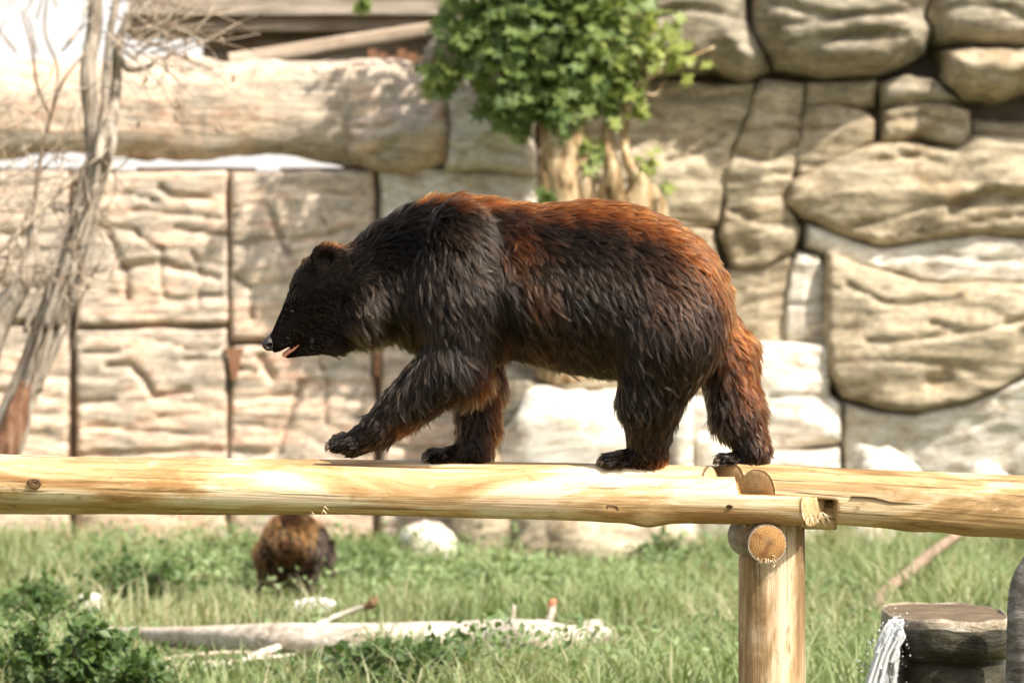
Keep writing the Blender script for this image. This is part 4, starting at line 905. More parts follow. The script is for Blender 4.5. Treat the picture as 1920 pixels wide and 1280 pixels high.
# ------------------------------------------------------------------ water trough with spilling water
M['trough'] = rock_mat('wet mossy stone', [(0.32, (0.012, 0.011, 0.006)), (0.5, (0.035, 0.031, 0.017)), (0.66, (0.085, 0.072, 0.042))], (0.02, 0.02, 0.01), 0.6, 3, 3.0, 0.35, 3.0)
M['trough_rim'] = rock_mat('limy trough rim', [(0.32, (0.13, 0.10, 0.065)), (0.5, (0.34, 0.28, 0.20)), (0.66, (0.58, 0.52, 0.43))], (0.22, 0.17, 0.10), 0.6, 2, 4.0, 0.6, 5.0)
def trough():
    zt = CAM_Z - 1.09; yf, ybk = PXF * 1.09 / (1165 - 640) + CAM_Y, PXF * 1.09 / (1130 - 640) + CAM_Y
    cy = (yf + ybk) / 2; k = S(yf); xl, xr = (1684 - 960) * k, (1915 - 960) * k; cx = (xl + xr) / 2
    root = empty('water_trough', (cx, cy, 0), 'dark wet stone water trough overflowing beside the grass', 'trough')
    def ring(sx, sy, z, seed, n=72):
        th = np.linspace(0, 2 * np.pi, n, endpoint=False); c, s = np.cos(th), np.sin(th)
        q = (np.abs(c) ** 3.2 + np.abs(s) ** 3.2) ** (-1 / 3.2)
        w = 1 + 0.035 * fbm(np.stack([c * 2.2, s * 2.2, 0 * c + z * 3 + seed], -1), 3, 8)
        zz = z + 0.012 * fbm(np.stack([c * 3, s * 3, 0 * c + seed], -1), 2, 12)
        return np.stack([cx + sx * c * q * w, cy + sy * s * q * w, zz], -1)
    hw, hd = (xr - xl) / 2, (ybk - yf) / 2
    def loft(rings, cap0=False, cap1=False):
        n = len(rings[0]); V = np.concatenate(rings); F = []
        for i in range(len(rings) - 1):
            for j in range(n): F.append((i * n + j, i * n + (j + 1) % n, (i + 1) * n + (j + 1) % n, (i + 1) * n + j))
        if cap1: F.append(tuple(range((len(rings) - 1) * n, len(rings) * n)))
        return V, F
    R = [ring(hw * f, hd * f, z, 0) for f, z in [(1.02, -0.1), (0.99, 0.15), (0.97, 0.30), (0.955, zt - 0.185), (0.90, zt - 0.165), (0.985, zt - 0.15), (1.0, zt - 0.09), (0.985, zt - 0.035)]]
    link('basin', py_mesh('basin', *loft(R)), M['trough'], root)
    R = [ring(hw * f, hd * f, z, 0) for f, z in [(0.984, zt - 0.036), (0.985, zt - 0.012), (0.975, zt + 0.002), (0.955, zt + 0.004), (0.945, zt - 0.004), (0.93, zt - 0.02)]]
    link('rim', py_mesh('rim', *loft(R)), M['trough_rim'], root)
    t = NT('shallow water'); co = t.coords(); nz = t.noise(co, 14, 3)
    w = t.bsdf(t.ramp(t.noise(co, 9, 5, 0.7), [(0.35, (0.075, 0.05, 0.024)), (0.6, (0.16, 0.11, 0.058)), (0.7, (0.30, 0.24, 0.16))]), 0.6, t.bump(nz, 0.3, 0.01), 0.25)
    M['water'] = t.done(w)
    wr = ring(hw * 0.952, hd * 0.952, zt - 0.002, 0); wr[:, 2] = zt - 0.002
    wo_ = link('water_surface', py_mesh('water_surface', np.concatenate([wr]), [tuple(range(len(wr)))]), M['water'], root, smooth=False)
    # falling water: strands and drops tumbling from the lip
    rng = np.random.default_rng(3); parts = []
    lip = Vector((xl + 0.012, yf + 0.16, zt - 0.03))
    V = []; F = []
    for s in range(170):
        y0 = lip.y + rng.uniform(-0.13, 0.16); z0 = zt - rng.uniform(-0.006, 0.05); v = rng.uniform(0.12, 0.62); x0 = xl + 0.03
        t0 = rng.uniform(0, 0.18); pts = []; rr = []
        for q in range(5):
            tt = t0 + q * rng.uniform(0.02, 0.045); pts.append(Vector((x0 - v * tt + rng.normal(0, 0.004), y0 + rng.normal(0, 0.004), z0 - 4.9 * tt * tt))); rr.append(rng.uniform(0.003, 0.009))
        rr[0] *= 0.3; rr[-1] *= 0.3
        if pts[-1].z > 0.02: parts.append(tube(pts, rr, 6, s, 0.3))
    for s in range(520):
        tt = rng.uniform(0.05, 0.34); v = rng.normal(0.40, 0.26); c = Vector((xl + 0.03 - v * tt, lip.y + rng.normal(0, 0.10), zt - 4.9 * tt * tt + rng.normal(0, 0.02))); r = rng.uniform(0.0012, 0.0048)
        if c.z < 0.02: continue
        o = [Vector(d) * r for d in ((1, 0, 0), (-1, 0, 0), (0, 1, 0), (0, -1, 0), (0, 0, 1.5), (0, 0, -1.5))]
        parts.append(([c + d for d in o], [(0, 2, 4), (2, 1, 4), (1, 3, 4), (3, 0, 4), (2, 0, 5), (1, 2, 5), (3, 1, 5), (0, 3, 5)]))
    t = NT('white water'); b = t.bsdf((0.86, 0.87, 0.86), 0.12, None, 0.6, **{'Transmission Weight': 0.45, 'IOR': 1.33}); M['splash'] = t.done(b)
    o = link('falling_water', py_mesh('falling_water', *merge(parts)), M['splash'], root); o['kind'] = 'stuff'
    return xl
trough()
# grey trunk on the right edge
def grey_trunk():
    y = 2.0; k = S(y)
    pts = [Vector((P(1945, 0, y).x, y, -0.1)), P(1945, 1330, y), P(1944, 1230, y), P(1946, 1150, y), P(1954, 1090, y), P(1968, 1044, y), P(1972, 1026, y)]
    V, F = tube(pts, [70 * k, 60 * k, 58 * k, 58 * k, 54 * k, 44 * k, 30 * k], 26, 6, 0.06)
    M['bark_grey'] = bark_mat('grey furrowed bark', [(0.34, (0.05, 0.042, 0.035)), (0.5, (0.20, 0.175, 0.15)), (0.64, (0.42, 0.385, 0.34))], 4, (9, 9, 34))
    tag(link('tree_stump', py_mesh('tree_stump', V, F), M['bark_grey']), 'grey furrowed stump standing hard against the water trough', 'stump')
grey_trunk()
# ------------------------------------------------------------------ implicit bodies
def surface_nets(f, org, h):
    ins = f < 0
    nx, ny, nz = f.shape
    acc = np.zeros((nx - 1, ny - 1, nz - 1, 3)); cnt = np.zeros((nx - 1, ny - 1, nz - 1))
    corners = [(i, j, k) for i in (0, 1) for j in (0, 1) for k in (0, 1)]
    sl = lambda a, c: a[c[0]:nx - 1 + c[0], c[1]:ny - 1 + c[1], c[2]:nz - 1 + c[2]]
    for a in corners:
        for ax in range(3):
            if a[ax]: continue
            b = list(a); b[ax] = 1; b = tuple(b)
            fa, fb = sl(f, a), sl(f, b); cr = (fa < 0) != (fb < 0)
            t = np.where(cr, fa / np.where(fa - fb == 0, 1, fa - fb), 0)
            for q in range(3): acc[..., q] += np.where(cr, a[q] + (t if q == ax else 0), 0)
            cnt += cr
    act = cnt > 0
    idx = -np.ones(act.shape, np.int64); idx[act] = np.arange(act.sum())
    cell = np.argwhere(act)
    V = (cell + acc[act] / cnt[act][:, None]) * h + np.asarray(org)
    F = []
    for ax in range(3):
        o1, o2 = (ax + 1) % 3, (ax + 2) % 3
        a = [slice(1, n - 1) for n in f.shape]; b = [slice(1, n - 1) for n in f.shape]
        a[ax] = slice(0, f.shape[ax] - 1); b[ax] = slice(1, f.shape[ax])
        ia, ib = ins[tuple(a)], ins[tuple(b)]
        for sgn, mask in ((1, ia & ~ib), (-1, ~ia & ib)):
            e = np.argwhere(mask)
            if not len(e): continue
            off = np.ones(3, int); off[ax] = 0
            g = e + off
            d1 = np.zeros(3, int); d1[o1] = 1; d2 = np.zeros(3, int); d2[o2] = 1
            q = [g - d1 - d2, g - d2, g, g - d1]
            ids = np.stack([idx[tuple(x.T)] for x in q], 1)
            F.append(ids if sgn > 0 else ids[:, ::-1])
    return V, np.concatenate(F)
def smin(a, b, k):
    h = np.clip(0.5 + 0.5 * (b - a) / k, 0, 1); return b * (1 - h) + a * h - k * h * (1 - h)
def cone(p, a, b, ra, rb, sy=1.0):
    """tapered capsule in (u, v, d); sy > 1 squashes it in depth"""
    a = np.array(a, float); b = np.array(b, float); sc = np.array([1, 1, sy])
    q = (p - a) * sc; ab = (b - a) * sc
    t = np.clip((q @ ab) / (ab @ ab), 0, 1)
    return np.linalg.norm(q - t[..., None] * ab, axis=-1) - (ra + (rb - ra) * t)
def ell(p, c, r):
    r = np.array(r, float); q = (p - np.array(c, float)) / r
    k = np.linalg.norm(q, axis=-1); return (k - 1) * r.min()

PTOP = np.array([(640, 472), (700, 427), (750, 401), (800, 379), (850, 370), (900, 374), (950, 382), (1000, 387), (1050, 384), (1100, 379), (1150, 381), (1200, 391),
                 (1250, 411), (1300, 441), (1330, 470), (1355, 505), (1366, 545), (1371, 590)], float)
PBOT = np.array([(640, 610), (700, 622), (750, 640), (800, 664), (850, 672), (900, 668), (950, 662), (1000, 670), (1050, 682), (1100, 691), (1150, 698), (1200, 705),
                 (1250, 708), (1300, 700), (1330, 680), (1355, 650), (1366, 622), (1371, 594)], float)
PWID = np.array([(640, 58), (700, 78), (750, 95), (800, 108), (850, 116), (900, 122), (1000, 134), (1100, 142), (1150, 145), (1200, 145), (1250, 138), (1300, 122), (1330, 102),
                 (1355, 70), (1366, 42), (1371, 6)], float)
def toe(p, f, pts, r, k=6):
    for a, b in pts: f = smin(f, cone(p, a, b, r, r * 0.85), k)
    return f
def near(u, v, d):     # keep a point on its photo pixel although it stands off the mid-plane
    s = 1 + d / PXF; return (960 + (u - 960) * s, 640 + (v - 640) * s, d)
# paws: (heel, ball, toe centre line, toe spread in depth, radius)
PAWS = {
    'near_front': dict(c=[(708, 806), (662, 832)], d=-78, r=(31, 23), toes=[(632, 836, -24), (630, 832, -13), (630, 828, 0), (635, 823, 12), (645, 818, 22)], tr=10.5),
    'far_front':  dict(c=[(888, 848), (838, 856)], d=55, r=(26, 17), toes=[(813, 860, -26), (808, 857, -13), (806, 853, 0), (808, 851, 12), (814, 850, 22)], tr=10),
    'near_hind':  dict(c=[(1225, 853), (1165, 859)], d=-38, r=(25, 17), toes=[(1142, 866, -25), (1136, 864, -13), (1134, 862, 0), (1136, 860, 12), (1142, 859, 22)], tr=10.5),
    'far_hind':   dict(c=[(1420, 852), (1378, 861)], d=42, r=(22, 14), toes=[(1360, 864, -22), (1357, 863, -11), (1356, 862, 0), (1358, 861, 11), (1362, 860, 20)], tr=9),
}
def bear_sdf(p):
    u, v, d = p[..., 0], p[..., 1], p[..., 2]
    top = np.interp(u, PTOP[:, 0], PTOP[:, 1]); bot = np.interp(u, PBOT[:, 0], PBOT[:, 1]); w = np.interp(u, PWID[:, 0], PWID[:, 1])
    zc, hz = (top + bot) / 2, (bot - top) / 2
    w = w * (1 - 0.10 * np.clip((zc - v) / hz, 0, 1))
    f = (np.sqrt(((v - zc) / hz) ** 2 + (d / w) ** 2) - 1) * np.minimum(hz, w) * 0.85
    f = np.maximum(f, np.maximum(640 - u, u - 1371))
    # head
    hd = ell(p, (622, 542, 0), (74, 72, 66))
    hd = smin(hd, cone(p, (596, 562, 0), (528, 640, 0), 58, 25), 12)
    hd = smin(hd, cone(p, (640, 600, 0), (590, 632, 0), 46, 30), 16)
    jaw = cone(p, (622, 634, 0), (540, 665, 0), 26, 7.0)
    jaw = smin(jaw, cone(p, (690, 596, 0), (630, 628, 0), 40, 30), 20)
    gape = cone(p, (568, 637, 0), (514, 670, 0), 2.4, 7.0, 0.25)
    hd = smin(hd, jaw, 7); hd = np.maximum(hd, -gape)
    hd = smin(hd, cone(p, (556, 572, -30), (566, 560, -40), 9, 12), 10)
    hd = smin(hd, cone(p, (556, 572, 30), (566, 560, 40), 9, 12), 10)
    hd = np.maximum(hd, -(np.linalg.norm(p - np.array([549, 584, -41.0]), axis=-1) - 4.5))
    for s in (-1, 1):                                      # ears: cupped discs
        c = np.array([616, 489, 47.0 * s]) if s < 0 else np.array([582, 500, 54.0])
        ear = ell(p, c, (33, 33, 15) if s < 0 else (22, 20, 12)); cup = ell(p, c + np.array([-4, 5, 13.0 * s]), (22, 22, 9))
        hd = smin(hd, np.maximum(ear, -cup), 7)
    f = smin(f, hd, 26)
    for s in (-1, 1):                                      # ruff behind the cheeks
        f = smin(f, ell(p, (686, 568, 48 * s), (52, 68, 46)), 10)
    # near front leg, swung forward
    f1 = ell(p, (862, 520, -82), (82, 135, 66))
    f1 = smin(f1, cone(p, (868, 560, -84), (862, 680, -90), 74, 58, 1.15), 30)
    f1 = smin(f1, cone(p, (846, 684, -90), (716, 796, -80), 56, 31), 18)
    pw = PAWS['near_front']
    f = smin(f, f1, 14)
    # far front leg, planted
    f = smin(f, ell(p, (862, 540, 78), (80, 120, 60)), 30)
    f = smin(f, cone(p, (880, 600, 82), (893, 710, 75), 66, 46), 26)
    f = smin(f, cone(p, (893, 710, 75), (889, 835, 58), 44, 33), 16)
    # near hind leg
    f = smin(f, ell(p, (1246, 590, -82), (104, 132, 66)), 26)
    f = smin(f, cone(p, (1252, 630, -86), (1216, 748, -68), 86, 55, 1.15), 30)
    f = smin(f, cone(p, (1218, 745, -68), (1215, 835, -42), 53, 36), 20)
    # far hind leg, stretched back
    f2 = cone(p, (1285, 590, 70), (1362, 665, 72), 84, 56, 1.15)
    f2 = smin(f2, cone(p, (1362, 665, 72), (1386, 775, 58), 54, 45), 18)
    f2 = smin(f2, cone(p, (1386, 775, 58), (1414, 838, 44), 45, 31), 16)
    f = smin(f, f2, 14)
    for q in PAWS.values():
        (a, b), dd, (ra, rb) = q['c'], q['d'], q['r']
        f = smin(f, cone(p, (*a, dd), (*b, dd), ra, rb, 0.85), 10)
        for (tu, tv, td) in q['toes']:
            f = smin(f, cone(p, (b[0], b[1], dd + td * 0.8), (tu, tv, dd + td), rb * 0.7, q['tr'], 1.0), 4)
    f = smin(f, cone(p, (1352, 540, 0), (1362, 575, 0), 18, 10), 14)      # stub tail, pressed down
    return f
def bear_w(q, k=550.0):     # (u,v,d) -> world
    q = np.asarray(q, float); return np.stack([(q[..., 0] - 960) / k, q[..., 2] / k, CAM_Z - (q[..., 1] - 640) / k], -1)
def grad(sdf, q, e=1.5):
    g = np.stack([sdf(q + np.eye(3)[i] * e) - sdf(q - np.eye(3)[i] * e) for i in range(3)], -1)
    return g / (np.linalg.norm(g, axis=-1, keepdims=True) + 1e-9)
def build_sdf(sdf, lo, hi, h):
    ax = [np.arange(lo[i], hi[i] + h, h) for i in range(3)]
    g = np.stack(np.meshgrid(*ax, indexing='ij'), -1)
    V, F = surface_nets(sdf(g), lo, h)
    for _ in range(2):                                   # pull on to the surface
        n = grad(sdf, V); V = V - n * np.clip(sdf(V), -h, h)[:, None] * 0.8
    return V, F
def sample(V, F, n, rng):
    T = np.concatenate([F[:, [0, 1, 2]], F[:, [0, 2, 3]]])
    a, b, c = V[T[:, 0]], V[T[:, 1]], V[T[:, 2]]
    ar = np.linalg.norm(np.cross(b - a, c - a), axis=1) / 2
    i = rng.choice(len(T), n, p=ar / ar.sum()); r = rng.random((n, 2)); s = np.sqrt(r[:, :1])
    return a[i] * (1 - s) + b[i] * s * (1 - r[:, 1:]) + c[i] * s * r[:, 1:]

# fur flow: (u, v, du, dv, length in m, lift)
FLOW = np.array([
 (505,640, .6,-.7,.004,.2),(525,600,.6,-.8,.008,.2),(540,640,.9,.2,.007,.2),(560,540,.6,-.8,.013,.3),(550,600,.9,-.2,.010,.2),(590,500,.8,-.5,.018,.4),(590,600,1,.1,.015,.25),
 (580,650,1,.25,.016,.3),(545,666,.9,.2,.006,.2),(616,489,.3,-.9,.009,.3),(605,500,.3,-.9,.009,.3),(630,495,.3,-.9,.010,.3),(612,460,.2,-1,.015,.45),(640,480,.7,-.6,.024,.45),(640,540,1,.1,.026,.3),(650,580,.9,.5,.04,.3),(630,650,.8,.5,.03,.5),
 (690,560,.55,.8,.06,.3),(700,610,.25,1,.075,.3),(730,560,.3,.95,.06,.3),(680,640,.5,.8,.05,.5),(660,445,.8,-.4,.03,.7),(700,420,.85,-.25,.036,.75),(720,640,.3,.9,.05,.4),
 (750,390,.9,-.2,.042,.7),(790,375,.95,-.1,.048,.6),(850,365,1,0,.05,.45),(920,370,1,.02,.052,.4),(1000,382,1,.08,.05,.3),(1100,372,1,.06,.045,.3),(1200,385,.95,.2,.042,.3),(1290,430,.8,.5,.04,.3),
 (1340,480,.6,.75,.038,.35),(1365,540,.3,.95,.038,.4),(1372,600,.2,1,.045,.4),(740,470,.9,.35,.05,.35),(780,430,.9,.35,.05,.35),(780,520,.4,.9,.055,.3),(850,430,.6,.75,.055,.3),(840,500,.3,.95,.06,.3),
 (790,600,.05,1,.06,.25),(870,580,.2,1,.065,.25),(910,480,.5,.85,.06,.3),(920,600,.35,.95,.07,.25),(900,660,.35,.95,.075,.3),(760,660,-.05,1,.055,.25),(830,650,.1,1,.06,.25),
 (970,430,.75,.6,.058,.3),(1000,500,.6,.8,.065,.28),(1000,580,.45,.9,.072,.25),(980,650,.35,.95,.078,.3),(1080,440,.8,.5,.058,.28),(1090,520,.65,.75,.065,.25),(1090,600,.4,.9,.07,.25),(1090,680,.3,.95,.07,.35),
 (1180,450,.85,.5,.055,.25),(1180,540,.6,.8,.06,.25),(1160,620,.3,.95,.062,.25),(1150,690,.2,1,.062,.3),(1260,470,.8,.6,.048,.25),(1270,550,.6,.8,.05,.25),(1240,630,.25,.97,.056,.25),(1240,700,.1,1,.055,.25),
 (1320,560,.45,.9,.045,.25),(1320,640,.1,1,.048,.28),(1340,690,-.3,.95,.048,.35),(1290,730,-.1,1,.05,.35),(1200,770,.1,1,.046,.3),(1230,800,.1,1,.04,.3),(1180,790,-.1,1,.04,.35),(1210,840,-.05,1,.028,.3),(1250,850,.2,1,.024,.35),
 (1170,858,-.8,.35,.022,.4),(1140,866,-.9,.3,.014,.35),(1390,640,.6,.8,.045,.5),(1380,700,.5,.85,.05,.4),(1410,740,.6,.75,.045,.55),(1340,770,.1,1,.055,.4),(1380,780,.45,.9,.046,.35),(1430,800,.5,.85,.035,.4),
 (1370,830,.1,1,.045,.4),(1420,850,.1,1,.03,.35),(1365,864,-.9,.2,.012,.3),(770,710,-.25,.95,.046,.25),(830,720,.05,1,.055,.25),(870,730,.3,.95,.075,.35),(890,700,.4,.9,.08,.35),(720,760,-.5,.85,.032,.25),(780,780,.1,1,.05,.45),
 (740,810,.0,1,.035,.4),(700,800,-.75,.6,.022,.25),(660,830,-.9,.35,.015,.25),(635,830,-.9,.3,.010,.3),(930,720,.6,.8,.06,.55),(935,780,.75,.65,.062,.6),(920,840,.5,.85,.035,.5),(870,780,-.05,1,.03,.25),
 (890,760,.1,1,.035,.25),(885,840,.0,1,.022,.3),(840,856,-.9,.3,.014,.3),(810,856,-.95,.2,.010,.3)], float)
def flow(q):
    out = np.zeros((len(q), 4))
    for s in range(0, len(q), 20000):
        d2 = ((q[s:s + 20000, None, :2] - FLOW[None, :, :2]) ** 2).sum(-1)
        w = 1.0 / (d2 + 14.0 ** 2) ** 1.6
        w /= w.sum(1, keepdims=True); out[s:s + 20000] = w @ FLOW[:, 2:]
    return out
def grow_fur(name, Q, N, tang, L, lift, col, clump_n, k_px, mat, parent, rng, to_world, rad=0.0008, clump_amt=0.75, pts=6, wave=0.25, thick=None, tuft=0.45):
    """Q roots in px space, N normals, tang flow in px space; returns a hair-curves object"""
    n = len(Q)
    ci = rng.choice(n, clump_n, replace=False)
    kd = kdtree.KDTree(clump_n)
    Qc = Q.copy()
    for i, j in enumerate(ci): kd.insert(Qc[j], i)
    kd.balance()
    own = np.fromiter((kd.find(x)[1] for x in Qc), np.int64, n)
    jit = rng.normal(0, 1, (clump_n, 3)); ll = rng.uniform(0.72, 1.2, clump_n); lf = rng.normal(0, 0.10, clump_n)
    T = tang + jit[own] * wave * 0.55 + rng.normal(0, 1, (n, 3)) * wave * 0.22
    T = T - (T * N).sum(1, keepdims=True) * N; T /= np.linalg.norm(T, axis=1, keepdims=True) + 1e-9
    L = L * ll[own] * rng.uniform(0.75, 1.12, n) * k_px * 1.3
    lift = np.clip(lift + lf[own] + rng.normal(0, 0.05, n), 0.08, 1.2)
    d0 = T * np.cos(lift)[:, None] + N * np.sin(lift)[:, None]
    d1 = T * np.cos(lift * 0.25)[:, None] + N * np.sin(lift * 0.25)[:, None] + np.array([0, 0.12, 0])
    curl = np.cross(N, T) * (jit[own][:, :1] * 0.25)
    t = np.linspace(0, 1, pts)
    X = Q[:, None, :] - N[:, None, :] * 0.8 + L[:, None, None] * (t[None, :, None] * d0[:, None, :] * (1 - 0.5 * t[None, :, None]) + 0.5 * (t ** 2)[None, :, None] * (d1 + curl)[:, None, :])
    C = X[ci[own]]                                                   # the clump's own strand
    same = ((N * N[ci[own]]).sum(1) > 0.5) & (np.linalg.norm(Q - Q[ci[own]], axis=1) < L * 0.9 + 4)
    wgt = (t ** 1.35)[None, :] * (clump_amt * same * rng.uniform(0.6, 1.0, n))[:, None]
    X = X + (C - X) * wgt[..., None]
    W = to_world(X).astype(np.float32)
    hc = bpy.data.hair_curves.new(name); hc.add_curves([pts] * n)
    hc.points.foreach_set('position', W.reshape(-1))
    r = rad * (1 - 0.85 * t ** 1.5)
    rr = np.tile(r, n) * np.repeat(rng.uniform(0.7, 1.2, n), pts)
    if thick is not None: rr = rr * np.repeat(np.where(thick, 1.7, 1.0), pts)
    at = hc.attributes.get('radius') or hc.attributes.new('radius', 'FLOAT', 'POINT')
    at.data.foreach_set('value', rr.astype(np.float32))
    c = np.ones((n, 4), np.float32); c[:, :3] = col * np.exp(rng.normal(-0.12, tuft, clump_n))[own][:, None]
    ca = hc.attributes.new('fur_color', 'FLOAT_COLOR', 'CURVE'); ca.data.foreach_set('color', c.ravel())
    o = bpy.data.objects.new(name, hc); COL.objects.link(o); hc.materials.append(mat)
    o.parent = parent; o.matrix_parent_inverse = parent_world(parent).inverted()
    return o

def fur_mat():
    t = NT('bear fur'); a = t.n('ShaderNodeAttribute'); a.attribute_name = 'fur_color'
    hi = t.n('ShaderNodeHairInfo')
    f = t.ramp(hi.outputs['Intercept'], [(0.0, (0.55, 0.55, 0.55)), (0.6, (1.0, 1.0, 1.0)), (1.0, (1.45, 1.4, 1.3))])
    col = t.mix(1.0, a.outputs['Color'], f, 'MULTIPLY')
    h = t.n('ShaderNodeBsdfHairPrincipled')
    h.parametrization = 'COLOR'; t.l(col, h.inputs['Color'])
    h.inputs['Roughness'].default_value = 0.19; h.inputs['Radial Roughness'].default_value = 0.45
    h.inputs['Coat'].default_value = 0.0; h.inputs['IOR'].default_value = 1.33; h.inputs['Random Roughness'].default_value = 0.4
    return t.done(h)
M['fur'] = fur_mat()
M['skin'] = plain('dark hide under the fur', (0.007, 0.005, 0.004), 1.0, 0.03, 60)
M['nose'] = (lambda t: t.done(t.bsdf((0.022, 0.017, 0.015), 0.55, t.bump(t.noise(t.coords(), 420, 3), 0.5, 0.002), 0.6)))(NT('moist nose leather'))
M['eye'] = plain('dark eye', (0.010, 0.006, 0.004), 0.5, 0.25)
M['mouth'] = plain('pink mouth', (0.62, 0.26, 0.17), 0.35, 0.5, 160, 0.3)
M['claw'] = plain('horn claw', (0.12, 0.085, 0.055), 0.4, 0.5, 200, 0.4)

def rust_amount(q, n):
    u, v = q[:, 0], q[:, 1]
    top = np.interp(u, PTOP[:, 0], PTOP[:, 1])
    nz = fbm(q * 0.022, 4, 5)
    band = np.interp(u, [640, 780, 850, 930, 1050, 1200, 1300, 1380], [0, 5, 20, 22, 32, 52, 70, 90])
    r = 1 - sstep(0.15, 1.5, (v - top + nz * 16) / (band + 1e-6)); r = np.where(u < 770, 0, r)
    bl = lambda cu, cv, ru, rv: np.exp(-(((u - cu) / ru) ** 2 + ((v - cv) / rv) ** 2))
    r = np.maximum(r, 0.45 * bl(965, 455, 24, 40) * (0.6 + nz)); r = np.maximum(r, 0.55 * bl(1172, 432, 14, 16))
    r = np.maximum(r, 0.35 * bl(1000, 520, 30, 60) * np.clip(0.3 + nz * 2, 0, 1))
    r = np.maximum(r, 0.7 * bl(1380, 560, 32, 110)); r = np.maximum(r, 0.45 * bl(1372, 655, 22, 60))
    far = q[:, 2] > 10
    r = np.maximum(r, far * 0.75 * bl(1415, 690, 45, 70) * np.clip(0.75 + nz, 0, 1)); r = np.maximum(r, far * 0.5 * bl(1438, 790, 22, 45))
    r = np.maximum(r, 0.4 * bl(915, 705, 26, 36)); r = np.maximum(r, 0.35 * bl(800, 792, 60, 14)); r = np.maximum(r, far * 0.75 * bl(938, 790, 22, 70))
    r = np.maximum(r, 0.9 * bl(622, 462, 24, 9)); r = np.maximum(r, 0.5 * bl(1250, 862, 22, 14)); r = np.maximum(r, 0.12 * bl(1290, 520, 90, 90))
    r = np.maximum(r, 0.6 * bl(560, 492, 10, 10))
    return np.clip(r, 0, 1)

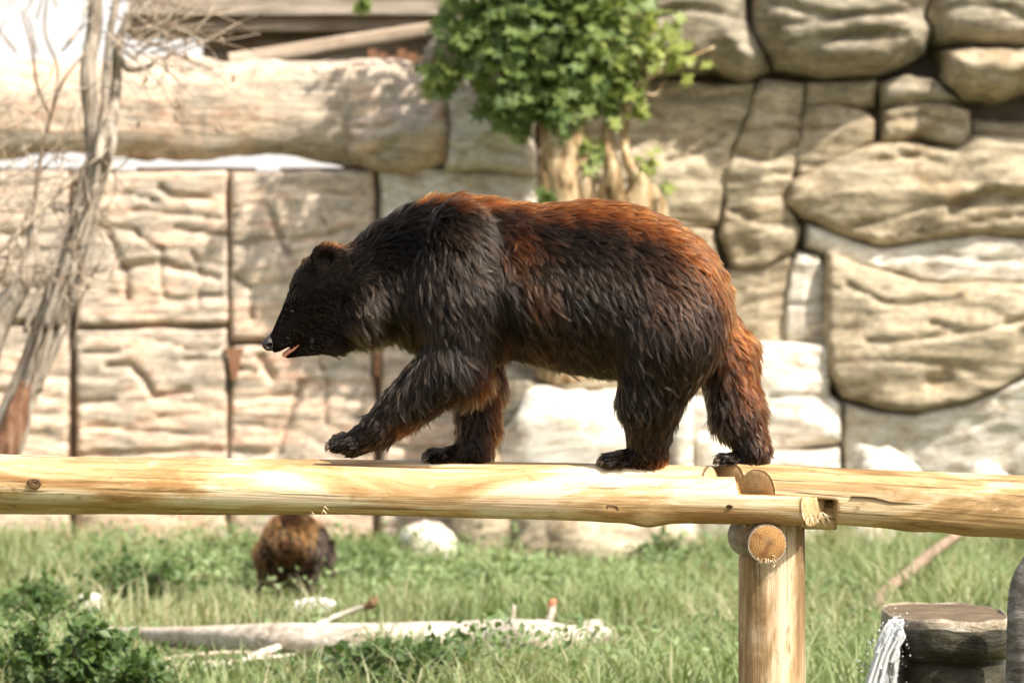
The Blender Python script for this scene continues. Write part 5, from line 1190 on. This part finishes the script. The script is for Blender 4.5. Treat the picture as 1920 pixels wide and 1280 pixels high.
def make_bear():
    rng = np.random.default_rng(11)
    root = empty('bear', P(1010, 877, 0), 'large dark brown bear with rusty back walking along the peeled log bridge', 'bear')
    V, F = build_sdf(bear_sdf, (470, 330, -200), (1490, 905, 200), 6.0)
    body = link('body', np_mesh('body', bear_w(V), F[:, ::-1]), M['skin'], root)
    n = 300000
    Q = sample(V, F, n, rng)
    keep = ~((Q[:, 0] < 519) & (Q[:, 1] > 620)) & ~((Q[:, 0] < 575) & (np.abs((Q[:, 1] - 640) + (Q[:, 0] - 566) * 0.61) < 7) & (Q[:, 0] > 515))
    keep &= np.linalg.norm(Q - np.array([549, 584, -41.0]), axis=1) > 7
    Q = Q[keep]; N = grad(bear_sdf, Q)
    fl = flow(Q)
    T = np.stack([fl[:, 0], fl[:, 1], np.zeros(len(Q))], -1)
    # over the crest of the back and under the belly the flow turns outwards/downwards
    r = rust_amount(Q, N)
    nz = fbm(Q * 0.05, 3, 21); nz2 = rng.normal(0, 1, len(Q))
    dark = np.array([0.0045, 0.003, 0.002]); brown = np.array([0.030, 0.0175, 0.0095]); rust = np.array([0.20, 0.052, 0.010]); gold = np.array([0.42, 0.22, 0.08])
    face = np.exp(-(((Q[:, 0] - 575) / 75) ** 2 + ((Q[:, 1] - 580) / 95) ** 2))
    mixb = np.clip(0.35 + nz * 0.5 + nz2 * 0.22 - face * 0.9, 0, 1)[:, None]
    ruff = np.exp(-(((Q[:, 0] - 695) / 48) ** 2 + ((Q[:, 1] - 575) / 62) ** 2))[:, None]
    c = dark * (1 - mixb) + brown * mixb
    c = c * (1 - 0.5 * ruff) + np.array([0.048, 0.033, 0.021]) * 0.5 * ruff
    nk = np.exp(-(((Q[:, 0] - 735) / 60) ** 2 + ((Q[:, 1] - 455) / 60) ** 2))[:, None]
    c = c * (1 - 0.6 * nk)
    rr = np.clip(r * (1 + nz2 * 0.18), 0, 1)[:, None]
    rc = rust * (1 - 0.3 * np.clip(nz * 2, 0, 1))[:, None] + 0
    c = c * (1 - rr) + rc * rr
    c = c * (1 - 0.55 * face[:, None])
    bel = np.exp(-(((Q[:, 0] - 1040) / 120) ** 2 + ((Q[:, 1] - 690) / 40) ** 2))[:, None]; c = c * (1 - 0.5 * bel)  # dark belly fur, deepened in colour against the glow bounced up from below
    muz = np.exp(-(((Q[:, 0] - 530) / 22) ** 2 + ((Q[:, 1] - 622) / 24) ** 2))[:, None]
    c = c * (1 - 0.5 * muz) + np.array([0.035, 0.024, 0.016]) * 0.5 * muz
    glint = (rng.random(len(Q)) < 0.05) & (face < 0.25) & (nk[:, 0] < 0.5) & (r < 0.35) & (fl[:, 2] > 0.028)      # paler, thicker strands; their colour stands in for glints on wet tufts
    c[glint] = np.array([0.105, 0.078, 0.052]) * rng.uniform(0.6, 1.25, (glint.sum(), 1))
    grow_fur('fur', Q, N, T, fl[:, 2], fl[:, 3], c, 26000, 550.0, M['fur'], body, rng, bear_w, rad=0.00066, clump_amt=0.85, wave=0.3, thick=glint)
    # nose pad
    nf = lambda p: np.maximum(np.maximum(smin(cone(p, (505, 645, -8), (505, 645, 8), 13, 13), cone(p, (514, 636, 0), (522, 640, 0), 12, 14), 6),
                   -cone(p, (500, 652, -24), (508, 645, -15), 4.0, 4.6)), -cone(p, (500, 652, 24), (508, 645, 15), 4.0, 4.6))
    Vn, Fn = build_sdf(nf, (480, 615, -30), (540, 675, 30), 1.6)
    link('nose', np_mesh('nose', bear_w(Vn), Fn[:, ::-1]), M['nose'], body)
    ef = lambda p: np.linalg.norm(p - np.array([550, 584, -38.0]), axis=-1) - 4.2
    for s in (1, -1):
        Ve, Fe = build_sdf(lambda p: ef(p * np.array([1, 1, s])), (540, 574, -50 if s > 0 else 30), (560, 594, -30 if s > 0 else 50), 1.2)
        link('eye', np_mesh('eye', bear_w(Ve), Fe[:, ::-1]), M['eye'], body)
    tf = lambda p: cone(p, (568, 643, 0), (534, 665, 0), 7.5, 5.0, 0.55)
    Vt, Ft = build_sdf(tf, (520, 628, -24), (585, 676, 24), 1.6)
    link('tongue', np_mesh('tongue', bear_w(Vt), Ft[:, ::-1]), M['mouth'], body)
    for pn, q in PAWS.items():
        for (tu, tv, td) in q['toes']:
            a = np.array([tu - 3, tv - 2, q['d'] + td]); tip = a + np.array([-15, 11 if pn != 'near_front' else 12, 0])
            if pn != 'near_front': tip[1] = min(tip[1], 873)
            mid = (a + tip) / 2 + np.array([-3, -3, 0])
            cf = lambda p: smin(cone(p, a, mid, 3.4, 2.8), cone(p, mid, tip, 2.7, 0.7), 2)
            lo = np.minimum(a, tip) - 8; hi = np.maximum(a, tip) + 8
            Vc, Fc = build_sdf(cf, lo, hi, 1.7)
            link('claw', np_mesh('claw', bear_w(Vc), Fc[:, ::-1]), M['claw'], body)
    return root
bear = make_bear()
# ------------------------------------------------------------------ the grazing bear, seen from behind
def make_bear2():
    rng = np.random.default_rng(5); yb = 14.3; k = 1 / S(yb)             # photo px per metre at its place
    g = float(gh((545 - 960) / k, yb)); root = empty('bear', ((548 - 960) / k, yb, g), 'rusty brown bear grazing in the grass, seen from behind below the log', 'bear')
    gv = 640 + (CAM_Z - g) * k                                           # ground row
    def sdf(p):                                                          # (u, v, depth px), depth grows away from the camera
        f = ell(p, (542, 1014, 0), (50, 54, 60))
        f = smin(f, ell(p, (546, 1014, 90), (54, 54, 110)), 16)
        f = smin(f, ell(p, (566, 1030, 180), (46, 50, 70)), 14)
        f = smin(f, cone(p, (585, 1046, 200), (598, 1052, 175), 30, 24), 14)       # neck turned to the right
        f = smin(f, cone(p, (600, 1050, 165), (612, 1076, 150), 22, 12), 10)       # head lowered
        f = smin(f, cone(p, (606, 1030, 160), (617, 1023, 158), 7, 5), 5)
        for s in (-1, 1):
            f = smin(f, cone(p, (540 + 30 * s, 1040, 0), (538 + 34 * s, gv - 26, 8), 36, 17), 14)
            f = smin(f, cone(p, (538 + 34 * s, gv - 24, 14), (538 + 34 * s, gv - 10, -14), 13, 10), 8)
            f = smin(f, cone(p, (560 + 26 * s, 1050, 170), (560 + 28 * s, gv - 10, 165), 24, 13), 12)
        return f
    tow = lambda q: np.stack([(q[..., 0] - 960) / k, yb + q[..., 2] / k, CAM_Z - (q[..., 1] - 640) / k], -1)
    V, F = build_sdf(sdf, (465, 945, -80), (660, gv + 8, 270), 4.0)
    body = link('body', np_mesh('body', tow(V), F[:, ::-1]), M['skin'], root)
    Q = sample(V, F, 42000, rng); N = grad(sdf, Q)
    T = np.stack([(Q[:, 0] - 542) * 0.006, np.ones(len(Q)), -0.7 * np.ones(len(Q))], -1)
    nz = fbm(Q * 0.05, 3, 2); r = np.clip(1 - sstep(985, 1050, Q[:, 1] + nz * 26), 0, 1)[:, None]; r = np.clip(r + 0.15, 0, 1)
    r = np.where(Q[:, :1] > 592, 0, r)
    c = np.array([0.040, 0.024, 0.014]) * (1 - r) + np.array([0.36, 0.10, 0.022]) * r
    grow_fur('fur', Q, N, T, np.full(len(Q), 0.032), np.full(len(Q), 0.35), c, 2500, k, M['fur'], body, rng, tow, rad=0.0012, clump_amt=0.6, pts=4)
make_bear2()
